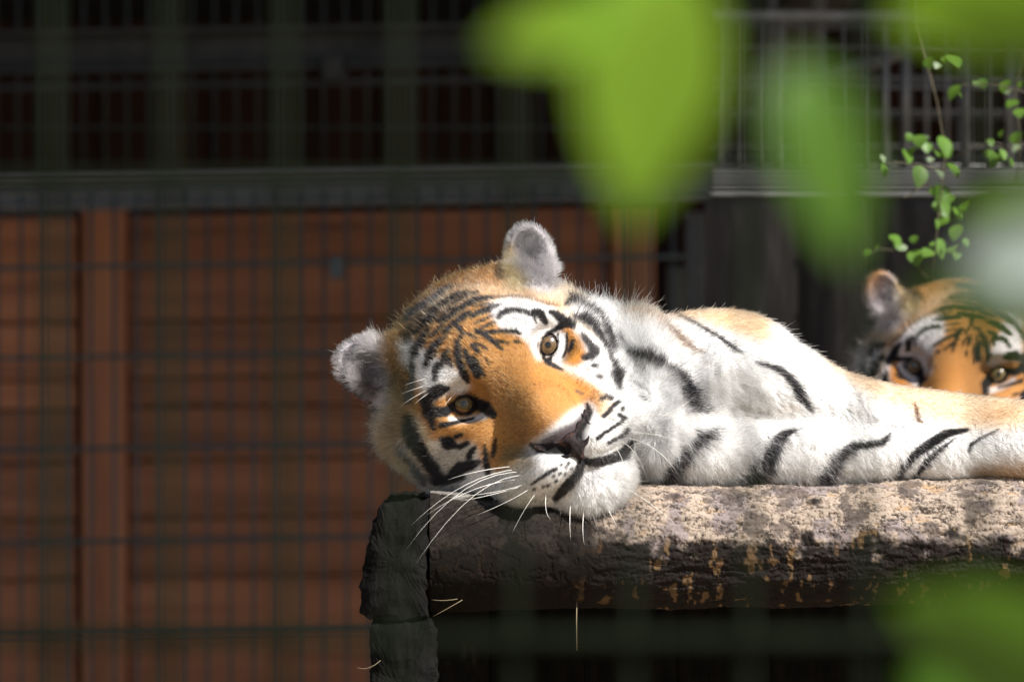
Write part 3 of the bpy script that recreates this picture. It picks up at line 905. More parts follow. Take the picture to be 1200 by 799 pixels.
STRIPES = [
 ('g',[(476.2,375.7,7.5),(482.2,366.7,9),(494.2,359.2,8.3),(507.7,350.1,7.5),(521.2,339.6,6.8),(528,335.1,3.8)]),
 ('k',[(494.2,379.4,3),(506.2,371.2,6),(512.2,362.2,5.3),(524.2,353.1,5.3),(536.2,345.6,4.2),(548.3,341.9,2.3)]),
 ('k',[(518.2,369.7,2.1),(527.2,362.2,2.7),(536.2,353.1,2.7),(548.3,345.6,2.4),(560,342.6,2.1)]),
 ('k',[(515.2,376.4,5.3),(527.2,371.2,5.3),(537.8,364.4,5.7),(548.3,356.2,6.3),(560,351.6,6.8),(579.8,348.6,3)]),
 ('k',[(536.2,377.2,5.3),(545.3,370.4,6.8),(551.3,366.7,3.8)]),
 ('k',[(552.8,371.9,3.8),(560,367.4,6),(570.8,363.7,6.8),(586.6,356.9,1.5)]),
 ('b',[(579.5,348.6,3),(597.6,347.1,1.8),(620.1,348.9,2.4),(638.1,355.4,3.3),(656.2,359.2,2.1)]),
 ('k',[(584.8,373.4,3.6),(587,368.2,5.1),(594.6,365.2,5.1),(603.6,363.4,4.2),(615.6,365.6,3.9),(624.6,370.4,2.4)]),
 ('k',[(626.1,365.9,6.8),(633.6,368.9,10.5),(638.9,377.9,6.8)]),
 ('k',[(644.9,365.9,4.5),(653.1,369.7,9),(662.2,377.9,12.8),(671.2,380.2,9)]),
 ('k',[(663.7,356.2,4.5),(672.7,351.9,7.8),(680.2,353.1,7.5),(687.7,358.4,5.3),(695.2,363.7,3.8),(704.2,371.2,3.8),(710.2,380,5.3),(714,387.7,8.3),(717,394.5,8.3),(719.3,405,6),(722.3,412.5,2.3)]),
 ('k',[(673.4,369.7,5.3),(683.2,372.7,9),(690.7,377.2,12),(699.7,385.5,10.5),(707.2,397.5,6.3),(713.2,411,3.9),(717.8,421.5,3.9),(722.3,430.5,6.8),(723.8,438.8,15),(725.3,453.1,6)]),
 ('k',[(485.2,375.7,1.5),(500.2,365.9,2.7),(515.2,357.7,1.2)]),
 ('k',[(528.7,365.9,1.5),(542.3,358.4,2.1),(560,350.1,1.2)]),
 ('k',[(555.5,359.9,1.5),(569,356.9,2.1),(578,356.2,0.9)]),
 ('k',[(557,379.8,1.5),(569,374.5,2.1),(578,370,1.2)]),
 ('k',[(470.1,395.5,1.5),(477.7,386.5,2.7),(488.2,379,2.7),(497.2,372.3,1.2)]),
 ('k',[(515.2,406.1,1.2),(519.7,398.5,2.4),(524.2,394,1.2)]),
 ('k',[(557,402.3,2.1),(566,405.3,2.7),(572,410.6,1.2)]),
 ('k',[(569,419.6,1.5),(573.5,425.6,2.1)]),
 ('k',[(546.8,391,2.1),(554.3,394.8,3.3),(559.5,397,1.8)]),
 ('k',[(474.7,402.3,5.3),(482.2,392.5,6.8),(491.2,386.5,5.3),(503.2,377.5,4.2),(509.2,371.5,3)]),
 ('k',[(485.2,416.6,7.5),(491.2,404.6,9.8),(497.2,394,6.8),(503.2,385,2.7)]),
 ('k',[(499.4,429.3,6),(506.2,413.6,9.8),(512.2,403.1,7.2),(516.7,396.3,2.1)]),
 ('k',[(505.5,394.8,2.7),(512.2,388,4.2),(519.7,381.3,2.7)]),
 ('k',[(519.7,391,3.8),(524.2,387.3,6),(529.5,382.8,3.8)]),
 ('k',[(515.2,377.5,5.3),(522.7,374.5,6),(530.2,370.8,3.8)]),
 ('k',[(521.2,423.3,7.5),(522,416.6,6.8),(527.2,410.6,3.3)]),
 ('k',[(527.2,421.1,4.2),(530.2,430.1,3.3)]),
 ('k',[(510.7,445.1,4.5),(511,434.6,7.5),(514.5,428.3,7.5),(519.7,427.8,4.5)]),
 ('k',[(505.5,466.9,10.5),(509.2,460.9,15),(516.7,457.1,12.8),(525,455.3,5.3)]),
 ('k',[(537.5,403.8,6),(537,415.1,9),(540.8,428.6,8.3),(545.3,440.6,9.3),(548.6,447.4,4.5)]),
 ('k',[(545.3,409.8,3.8),(549.8,421.1,7.5),(555.8,431.6,8.7),(560.3,439.9,8.3)]),
 ('k',[(555,405.3,5.3),(560.3,411.3,6)]),
 ('k',[(555,418.8,3.8),(560.3,426.3,5.3)]),
 ('k',[(531,378.3,4.2),(539.3,385,6),(543.5,391.8,3)]),
 ('k',[(534.7,401.6,2.3),(541.5,394.8,3)]),
 ('k',[(535.5,377.5,4.5),(542.3,373,6.8),(549,369.2,3.8)]),
 ('g',[(483.7,419.6,6),(482.2,436.1,8.3),(482.2,454.1,11.3),(479.9,469.2,10.5)]),
 ('k',[(496.4,466.2,6.8),(500.2,475.2,11.3),(509.2,483.4,12),(522.7,482.7,11.3),(531.7,473.7,7.5)]),
 ('k',[(531.7,473.7,4.5),(537.8,466.2,4.2),(546.8,463.9,3.9),(554.3,466.9,4.5),(560.3,469.9,6)]),
 ('k',[(530.2,478.2,6),(539.3,484.9,4.5),(548.3,484.9,4.2),(557.3,478.2,6)]),
 ('k',[(558.5,473.7,12.8),(569,477.4,14.3),(578,485.7,9)]),
 ('k',[(398,437.6,2.1),(405.5,451.9,3.6),(417.6,462.4,4.2),(435.6,469.9,5.3),(442.3,481.9,6.8)]),
 ('g',[(442.5,480,4.5),(441,495,4.5),(442.5,513.1,3.8),(444.8,529.6,2.3)]),
 ('b',[(468.1,480,3),(460.6,495,4.5),(463.6,507,4.5),(466.6,520.6,3)]),
 ('b',[(456.1,489,1.8),(451.6,504,2.4),(454.6,525.1,3),(453.1,543.1,4.5)]),
 ('k',[(663.7,380.5,6.8),(657.7,382.8,7.5),(650.1,387.3,5.1),(641.9,391,4.8),(636.3,398.5,3.9),(633.9,407.6,3.6),(635.9,416.6,4.5),(641.1,424.8,5.4),(650.1,429.3,4.5),(659.2,433.9,2.1)]),
 ('k',[(653.1,391,2.1),(655,400,1.8),(652.4,409.8,1.8),(647.1,416.6,3.3),(644.1,422.6,5.4)]),
 ('k',[(664,391,1.8),(665.2,400,2.4),(663.7,410.6,2.4),(659.9,418.8,1.8)]),
 ('k',[(682.4,392.5,4.5),(692.2,405.3,9),(697,412.8,11.3),(693,417.8,8.3),(683.9,419.6,5.3)]),
 ('k',[(671.5,400,4.5),(669.4,407.6,4.5),(666.4,412.8,1.8)]),
 ('k',[(693.7,427.8,3),(700.5,430.4,3.9)]),
 ('k',[(699,439.9,3),(705.7,443.9,3.6)]),
 ('b',[(687,432.3,2.4),(689.5,432.8,2.4)]),
 ('b',[(674.9,457.9,3.3),(682.4,461.9,2.4)]),
 ('k',[(704.2,466.9,3.9),(705.7,466.9,3.9)]),
 ('k',[(710.2,463.4,3.6),(716.2,466.2,3.6)]),
 ('k',[(718.5,474.4,4.8),(719.4,473.8,4.8)]),
 ('k',[(713.5,479.2,4.8),(714.4,478.6,4.8)]),
 ('k',[(709.9,483.7,4.8),(710.8,483.1,4.8)]),
 ('k',[(706.5,486.9,4.8),(707.4,486.3,4.8)]),
 ('k',[(559.2,388.8,5.3),(569,392.5,6.3),(579.5,401.6,5.4),(589.3,410.3,2.1)]),
 ('k',[(569,389.5,3.8),(579.5,389.8,3.9),(590,388.6,3.6),(605.1,389.5,3.6),(611.1,391.8,1.5)]),
 ('k',[(582.5,400,2.7),(596.1,402.8,2.1)]),
 ('k',[(603.6,400.8,3),(608.8,401.2,2.1)]),
 ('k',[(561.5,387.7,2.1),(572,381.3,3),(581,378.3,1.5)]),
 ('k',[(559.2,427.8,4.5),(564.5,434.6,4.5),(568.3,440.6,1.8)]),
 ('y',[(597.6,373,1.2),(609.6,374.5,2.1),(620.1,380.5,2.1),(624.9,387.3,1.2)]),
 ('k',[(624.6,369.2,3.3),(628.4,379,1.5)]),
 ('k',[(478.6,491.3,9),(480.8,502.5,15.8),(484.6,516.1,17.3),(492.1,528.1,15.8),(501.1,540.1,14.3),(508.6,550.6,14.3),(513.9,561.1,15.8)]),
 ('g',[(466.6,520.6,4.5),(475.6,537.1,6.8),(486.1,550.6,9.8),(495.9,564.1,12)]),
 ('k',[(517.7,498,6),(526.7,496.8,5.1),(540.2,493.8,3.3),(555.2,490.2,2.1)]),
 ('k',[(518.4,514.6,6),(525.9,519.1,15.8),(534.9,522.8,6)]),
 ('k',[(534.9,511.2,4.5),(542.4,508.8,2.7)]),
 ('k',[(539.4,523.3,6),(548.5,518.8,5.3)]),
 ('k',[(550,534.8,6.8),(553.7,528.1,7.2),(557.5,522.8,2.7)]),
 ('k',[(568,522.1,2.7),(570.2,535.6,6.3),(571,546.1,7.2),(572.9,555.9,4.5)]),
 ('k',[(581.1,514.6,2.1),(579.6,528.1,4.2),(577.5,535.6,2.1)]),
 ('k',[(530.4,554.4,9),(540.2,547.6,13.5),(552.2,544.6,11.3),(561.2,540.8,5.3)]),
 ('k',[(511.6,561.9,12.8),(525.2,561.9,10.5),(541.7,558.9,7.5)]),
 ('k',[(501.1,481.5,11.3),(505.6,490.5,9),(508.9,502.5,4.5)]),
 ('k',[(679.9,535.9,6.8),(689.7,540.4,8.7),(700.2,539.6,10.8),(715.2,536.6,12),(730.2,531.4,13.2),(737.8,520.8,10.2),(742.6,514.8,2.1)]),
 ('k',[(681.4,538.1,8.3),(676.2,553.1,10.8),(667.1,563.7,11.4),(658.1,574.2,10.8),(650.6,582.4,7.5)]),
 ('k',[(698.7,512.6,3.8),(704.7,508.1,3.8)]),
 ('k',[(707,505.8,3.8),(712.2,503.6,3.8)]),
 ('k',[(714.5,501.3,3.8),(719,498.8,3.8)]),
 ('k',[(722,496.5,3.8),(725,494.9,3.8)]),
 ('k',[(728,492.3,3.8),(731,488.5,3.8)]),
 ('k',[(710.7,518.3,3.8),(713.7,517.1,3.8)]),
 ('k',[(716.7,514.8,3.8),(719.7,513.3,3.8)]),
 ('k',[(724.2,511.8,3.8),(727.2,510.3,3.8)]),
 ('k',[(731,506.6,3.8),(735.5,502.1,3.8)]),
 ('k',[(705.5,487,3.8),(708.5,485.8,3.8)]),
 ('k',[(710.7,484,3.8),(712.2,482.2,3.8)]),
 ('k',[(713.7,479.5,3.8),(715.2,478.6,3.8)]),
 ('k',[(717.5,475.6,3.8),(719,474.7,3.8)]),
 ('k',[(704.4,466.9,3.8),(706.5,466.9,3.8)]),
 ('k',[(710,463.8,3.8),(715.2,466.8,3.8)]),
 ('k',[(721.2,472,3.8),(724.2,470.5,3.8)]),
 ('k',[(728,479.5,3.8),(728.7,478,3.8)]),
 ('k',[(724.2,485.5,3.8),(727.2,487,3.8)]),
 ('b',[(709.2,496.1,2.4),(710.4,495.5,2.4)]),
 ('b',[(716,491.6,2.4),(717.2,490.9,2.4)]),
 ('b',[(712.2,490,2.4),(713.4,489.4,2.4)]),
 ('y',[(703.2,521.6,2.3),(704.4,521.1,2.3)]),
 ('y',[(710.7,529.9,2.3),(711.9,529.4,2.3)]),
 ('y',[(719,530.6,2.3),(720.2,530.2,2.3)]),
 ('y',[(694.2,517.8,2.3),(695.4,517.4,2.3)]),
 ('y',[(700.2,526.9,2.3),(701.4,526.4,2.3)]),
 ('y',[(736.2,498.3,2.3),(737.5,497.9,2.3)]),
 ('k',[(651.4,547.1,3.6),(643.1,550.9,3.6),(633.3,557.7,2.7),(622.1,565.9,2.1)]),
 ('k',[(661.1,553.4,2.6),(662,552.7,2.6)]),
 ('k',[(668.6,547.4,2.6),(669.5,546.7,2.6)]),
 ('k',[(641.6,567,2.6),(642.5,566.2,2.6)]),
 ('k',[(636.3,568.5,2.6),(637.2,567.7,2.6)]),
 ('k',[(650.6,562.2,2.6),(651.5,561.4,2.6)]),
 ('k',[(625.1,571.5,2.6),(626,570.7,2.6)]),
 ('k',[(664.9,541.1,2.6),(665.8,540.4,2.6)]),
 ('k',[(656.3,542.9,2.6),(657.2,542.2,2.6)]),
 ('k',[(661.9,545.6,2.6),(662.8,544.9,2.6)]),
 ('k',[(647.6,556.2,2.6),(648.5,555.4,2.6)]),
 ('k',[(655.1,553.1,2.6),(656,552.4,2.6)]),
 ('k',[(622.8,520.1,4.5),(631.1,523.9,9),(644.6,524.6,10.5),(658.1,526.1,10.5),(670.1,527.6,9),(677.7,533.6,5.3)]),
 ('k',[(677.7,535.1,6),(677.7,526.1,6.8),(677.7,505.1,6),(683.7,494.6,7.5),(689.7,482.5,6.8),(687.4,473.5,3)]),
 ('b',[(728.1,371.3,2.1),(744.6,370.3,3.3),(761.1,370.9,5.4),(773.1,376.6,5.4),(785.2,384.1,6.8),(797.2,394.6,6),(810.7,406.6,3.8),(825.7,414.1,1.2)]),
 ('k',[(785.2,362.3,1.2),(804.7,372.8,2.4),(822.7,382.6,3.6),(842.3,394.6,3.6),(860,408.1,5.4),(869.3,414.1,1.8)]),
 ('k',[(737.1,412.6,4.5),(750.6,418.6,9.3),(764.1,423.9,9.3),(777.7,428.4,6.8),(789.7,433.7,6.8),(798.7,441.2,11.3),(806.2,450,10.5)]),
 ('k',[(800.2,444,12),(804.2,452,16),(810.2,464,18),(817.2,476.1,12),(830.2,484.5,2.4)]),
 ('k',[(841.2,501.7,4.4),(828.2,510.1,10),(814.2,520.2,12.4),(802.2,536.2,13),(792.1,552.2,15),(782.1,561.8,18)]),
 ('k',[(930.4,503.7,4),(916.4,510.1,12),(906.4,524.2,16),(900.4,540.2,17),(890.3,554.2,19),(878.3,562.6,14)]),
 ('k',[(884.8,424.3,1.8),(897.6,428.4,4.8),(912.6,432.1,6.8),(923.1,441.1,9),(932.1,453.1,12),(938.1,465.2,12),(950.1,480.2,4.5)]),
 ('y',[(986.2,433.6,1.5),(998.2,448.6,3),(1007.2,465.2,4.2),(1011,478.7,3)]),
 ('k',[(968,563.2,16),(980,544.2,13),(986.1,532.2,10.4),(998.1,523.2,9),(1018.1,520.8,8),(1034.1,517.8,7.2),(1043.2,507.1,2)]),
 ('k',[(1051.2,562.2,6),(1058.2,548.2,7.6),(1072.2,532.2,10.4),(1088.3,520.2,11.6),(1108.3,508.1,10.4),(1132.3,503.7,5.2)]),
 ('k',[(1071.2,562.2,6),(1084.2,542.2,7.6),(1096.3,530.2,5.2),(1118.3,513.1,1.6)]),
 ('k',[(1134.3,528.2,4.4),(1135.4,522.2,4),(1146.4,514.1,3.2),(1169.4,503.1,1.6)]),
 ('y',[(1006.1,466.1,2),(1014.1,484.1,4),(1036.2,500.1,5.6),(1060.2,500.5,2.4)]),
 ('b',[(1071.2,470.1,1.6),(1074.2,480.1,4.8),(1075.8,492.5,5.2),(1080.2,495.1,2)]),
]

for tone, pts in STRIPES:
    A = np.array(pts, np.float32)
    wmax = A[:, 2].max()
    ix0 = max(int(A[:, 0].min() - wmax - SX0), 0); ix1 = min(int(A[:, 0].max() + wmax - SX0) + 2, SW)
    iy0 = max(int(A[:, 1].min() - wmax - SY0), 0); iy1 = min(int(A[:, 1].max() + wmax - SY0) + 2, SH)
    if ix1 <= ix0 or iy1 <= iy0:
        continue
    X, Y = xx[iy0:iy1, ix0:ix1], yy[iy0:iy1, ix0:ix1]
    best = np.full(X.shape, -99.0, np.float32)
    for (x1, y1, w1), (x2, y2, w2) in zip(A[:-1], A[1:]):
        ex, ey = x2 - x1, y2 - y1
        t = np.clip(((X - x1) * ex + (Y - y1) * ey) / (ex * ex + ey * ey + 1e-6), 0, 1)
        best = np.maximum(best, (w1 + (w2 - w1) * t) / 2 - np.hypot(X - x1 - t * ex, Y - y1 - t * ey))
    if tone == 'k' and A[0, 0] < 745:
        best = best + 0.5
    a = sstep(-0.9, 0.7, best)[..., None]
    if tone == 'y':
        a = a * 0.6
    sheet[iy0:iy1, ix0:ix1] = sheet[iy0:iy1, ix0:ix1] * (1 - a) + np.array(TONE[tone], np.float32) * a

def coat(px, py):
    X = np.clip(px - SX0, 0, SW - 1.01); Y = np.clip(py - SY0, 0, SH - 1.01)
    i, j = X.astype(int), Y.astype(int)
    u, v = (X - i)[:, None], (Y - j)[:, None]
    return (sheet[j, i] * (1 - u) + sheet[j, i + 1] * u) * (1 - v) + (sheet[j + 1, i] * (1 - u) + sheet[j + 1, i + 1] * u) * v

LEN = np.array([(650, 460, 5.5), (668, 480, 4), (600, 425, 6.5), (620, 440, 6), (560, 390, 8), (520, 400, 9), (590, 350, 8), (500, 360, 13), (470, 385, 15), (700, 400, 11), (720, 420, 13), (735, 370, 34), (718, 352, 36), (700, 342, 30), (680, 338, 22), (745, 400, 28),
                (660, 420, 4), (645, 380, 5), (710, 500, 5), (730, 480, 7), (650, 550, 5), (625, 560, 6), (690, 590, 15), (720, 580, 17), (670, 590, 14), (690, 560, 9), (500, 530, 9), (540, 510, 6), (570, 500, 5), (540, 455, 5), (490, 450, 9), (450, 520, 26), (465, 470, 18), (460, 570, 22), (480, 560, 12),
                (425, 430, 26), (395, 420, 7), (405, 395, 7), (410, 465, 7), (430, 388, 8), (440, 415, 28), (620, 300, 24), (622, 268, 8), (598, 290, 7), (650, 300, 8), (605, 272, 7), (642, 278, 8), (632, 320, 22), (770, 450, 24), (760, 500, 28), (800, 500, 24), (850, 390, 11), (780, 362, 9), (950, 530, 17), (880, 520, 20), (1000, 490, 12), (1100, 530, 11), (1180, 540, 10), (1100, 480, 8), (1200, 490, 8), (950, 450, 13), (850, 450, 18)], float)
def fur_len(px, py):
    d2 = (px[:, None] - LEN[None, :, 0]) ** 2 + (py[:, None] - LEN[None, :, 1]) ** 2
    w = 1 / (d2 + 60) ** 1.6
    return (w * LEN[None, :, 2]).sum(1) / w.sum(1)

def make_fur(name, roots, dirs, lens, cols, radius, parent, mat, curl=0.25, droop=0.0, K=5):
    """roots in metres, lens in metres"""
    n = len(roots)
    t = np.linspace(0, 1, K)
    side = np.cross(dirs, rng.normal(size=(n, 3)))
    side /= np.linalg.norm(side, axis=1, keepdims=True) + 1e-9
    bend = rng.normal(0, curl, n)[:, None]
    P = roots[:, None, :] + dirs[:, None, :] * (lens[:, None] * t)[..., None] + (side * bend * lens[:, None])[:, None, :] * (t ** 2)[None, :, None]
    P[..., 2] -= droop * lens[:, None] * t ** 2
    hc = bpy.data.hair_curves.new(name)
    hc.add_curves([K] * n)
    hc.attributes['position'].data.foreach_set('vector', P.astype(np.float32).ravel())
    ra = hc.attributes.get('radius') or hc.attributes.new('radius', 'FLOAT', 'POINT')
    prof = np.array([1.0, 0.95, 0.8, 0.55, 0.12])[:K] if K == 5 else np.linspace(1, 0.12, K)
    ra.data.foreach_set('value', (radius[:, None] * prof).astype(np.float32).ravel())
    ca = hc.attributes.new('col', 'FLOAT_COLOR', 'CURVE')
    c4 = np.ones((n, 4), np.float32); c4[:, :3] = cols
    ca.data.foreach_set('color', c4.ravel())
    hc.materials.append(mat)
    o = link(bpy.data.objects.new(name, hc))
    adopt(o, parent)
    return tag(o, kind='stuff')

def scatter(V, Q, N, dens, count):
    A = normals_of(V, Q)[1] * dens
    pick = rng.choice(len(Q), count, p=A / A.sum())
    q = Q[pick]
    u, v = rng.random(count)[:, None], rng.random(count)[:, None]
    w = [(1 - u) * (1 - v), u * (1 - v), u * v, (1 - u) * v]
    P = sum(w[i] * V[q[:, i]] for i in range(4))
    Nn = sum(w[i] * N[q[:, i]] for i in range(4))
    return P, Nn / (np.linalg.norm(Nn, axis=1, keepdims=True) + 1e-9)

SKIN = painted('short_coat', 0.85, 0.15)
FUR = hair_mat('fur')
WHISKER = plain('whisker', (0.85, 0.83, 0.78), 0.35)
LEATHER = noisy('nose_leather', [(0.40, (0.010, 0.008, 0.009)), (0.56, (0.022, 0.016, 0.017)), (0.70, (0.13, 0.06, 0.042))], (70, 70, 70), 0.65, 0.5, 5, spec=0.15, dist=0.003)
EYEWHITE = plain('eye_dark', (0.03, 0.022, 0.02), 0.15, 0.5, coat=1.0)
PUPIL = plain('pupil', (0.004, 0.004, 0.004), 0.08, 0.5, coat=1.0)
def iris_mat(name, c):
    return noisy(name, [(0.3, tuple(x * 0.55 for x in c)), (0.6, c), (0.8, tuple(min(1, x * 1.5) for x in c))], (260, 260, 260), 0.25, 0.0, 3, spec=0.5)

def cap_mesh(R0, a0, a1, na=28, nr=8):
    """part of a ball around +Z between two polar angles"""
    V, F = [], []
    for j in range(nr + 1):
        p = a0 + (a1 - a0) * j / nr
        for i in range(na):
            t = 2 * math.pi * i / na
            V.append((R0 * math.sin(p) * math.cos(t), R0 * math.sin(p) * math.sin(t), R0 * math.cos(p)))
    for j in range(nr):
        for i in range(na):
            k = (i + 1) % na
            F.append((j * na + i, (j + 1) * na + i, (j + 1) * na + k, j * na + k))
    return V, F

def make_eyes(hd, root, conv, gaze, scale=0.001):
    for s, colr in ((1, (0.13, 0.085, 0.042)), (-1, (0.13, 0.095, 0.034))):
        c = Vector(conv(hd.P(*EYES[s])))
        q = Vector(gaze).to_track_quat('Z', 'Y').to_matrix().to_4x4()
        def part(name, R0, a0, a1, mat, par, nr):
            V, F = cap_mesh(R0 * scale, a0, a1, nr=nr)
            o = mesh_obj(name, V, F, mat, None, True)
            o.matrix_basis = Matrix.Translation(c) @ q
            return adopt(o, par)
        e = part('eye', 17.2, 0.001, math.pi - 0.001, EYEWHITE, root, 20)
        part('iris', 17.5, 0.001, 0.60, iris_mat('iris', colr), e, 10)
        part('pupil', 17.75, 0.001, 0.21, PUPIL, e, 4)

def make_nose(hd, root, conv):
    fl = Field(np.array(hd.P(0, -103, 88)) - 62, np.array(hd.P(0, -103, 88)) + 62, 1.1)
    E = lambda c, rad, k, sub=False, ang=0.0: fl.ell(hd.P(*c), rad, hd.ax(ang), k, sub)
    C = lambda a, ra, b, rb, k, sub=False: fl.cone(hd.P(*a), ra, hd.P(*b), rb, k, sub)
    E((0, -105, 85), (21, 9, 12), 5)
    E((0, -111, 90), (13, 15, 11), 6)
    for s in (-1, 1):
        E((s * 20, -99, 82), (11, 7, 12), 6, ang=-s * 0.5)
        C((s * 27, -99, 86), 4.2, (s * 36, -88, 80), 2.4, 4)
        C((s * 13, -117, 94), 3.4, (s * 28, -106, 88), 3.0, 4)
    C((0, -112, 94), 6, (0, -130, 90), 3.2, 4)
    for s in (-1, 1):
        C((s * 12.5, -110, 97), 7.4, (s * 23, -103, 92), 6.6, 2, True)
        C((s * 23, -102, 92), 5.6, (s * 36, -88, 84), 2.6, 2, True)
        C((s * 12.5, -110, 104), 6.2, (s * 23, -103, 99), 5.4, 2, True)
    C((0, -108, 105), 1.3, (0, -130, 96), 1.3, 2, True)
    V, Q = fl.mesh()
    return np_mesh('nose', conv(V), Q, LEATHER, root)

def whisker(hd_pts, w, root):
    pts = [Vector(p) for p in hd_pts]
    out = []
    n = 9
    for i in range(n):
        t = i / (n - 1)
        a = pts[0].lerp(pts[1], t); b = pts[1].lerp(pts[2], t)
        out.append(a.lerp(b, t))
    tube('whisker', out, [w * (1.1 - 0.95 * i / (n - 1)) for i in range(n)], WHISKER, root, 5)

# ------------------------------------------------------------------ the tiger on the log
def mm(px, py, dep):
    return np.array([px - 600.0, dep, 400.0 - py])
def to_world(V):
    V = np.asarray(V, float)
    return np.stack([V[..., 0] / 1000, V[..., 1] / 1000, CZ + V[..., 2] / 1000], -1)

h1 = Head(mm(594, 438, 0), ROLL, R(9.5))
fl = Field(mm(385, 650, -155), mm(1470, 250, 780), 2.6)
sculpt_head(fl, h1)
B = lambda a, ra, b, rb, k: fl.cone(mm(*a), ra, mm(*b), rb, k)
I3 = np.eye(3)
B((640, 458, 115), 76, (790, 457, 85), 86, 25)
fl.ell(mm(800, 494, 66), (112, 84, 72), I3, 25)
fl.ell(mm(850, 442, 65), (98, 62, 78), I3, 25)
fl.ell(mm(760, 510, 380), (150, 380, 140), I3, 40)
B((860, 442, 40), 58, (1010, 490, 36), 42, 16)
B((1010, 490, 36), 42, (1330, 526, 46), 40, 14)
fl.ell(mm(1385, 534, 44), (58, 46, 36), I3, 14)
for k in range(4):
    fl.ell(mm(1436, 530 + 3 * abs(k - 1.5), 10 + 22 * k), (22, 14, 20), I3, 5)
fl.ell(mm(905, 440, 32), (60, 40, 34), I3, 20)
B((790, 526, 24), 48, (955, 530, 18), 43, 12)
B((955, 530, 18), 43, (1115, 531, 16), 34, 10)
B((1115, 531, 16), 34, (1200, 522, 16), 42, 16)
B((1200, 522, 16), 42, (1290, 534, 16), 36, 16)
fl.ell(mm(1330, 540, 14), (52, 42, 30), I3, 12)
for k in range(4):
    fl.ell(mm(1376, 546 + 3 * abs(k - 1.5), -16 + 20 * k), (20, 13, 18), I3, 5)
B((850, 560, 640), 88, (1150, 598, 600), 50, 30)
B((1150, 598, 600), 50, (1330, 600, 560), 44, 20)
V1, Q1 = fl.mesh()
del fl
N1, _ = normals_of(V1, Q1)
px1, py1 = V1[:, 0] + 600, 400 - V1[:, 2]

tiger = empty('tiger', to_world(mm(750, 650, 200)), 'tiger resting its tilted head on the log, white chest towards the viewer', 'tiger', None)
body = np_mesh('body', to_world(V1), Q1, SKIN, tiger, coat(px1, py1) * np.where(coat(px1, py1).max(1, keepdims=True) > 0.1, 0.8, 1.0))
conv = to_world
make_eyes(h1, tiger, conv, (0.03, -1, 0.02))
make_nose(h1, tiger, conv)

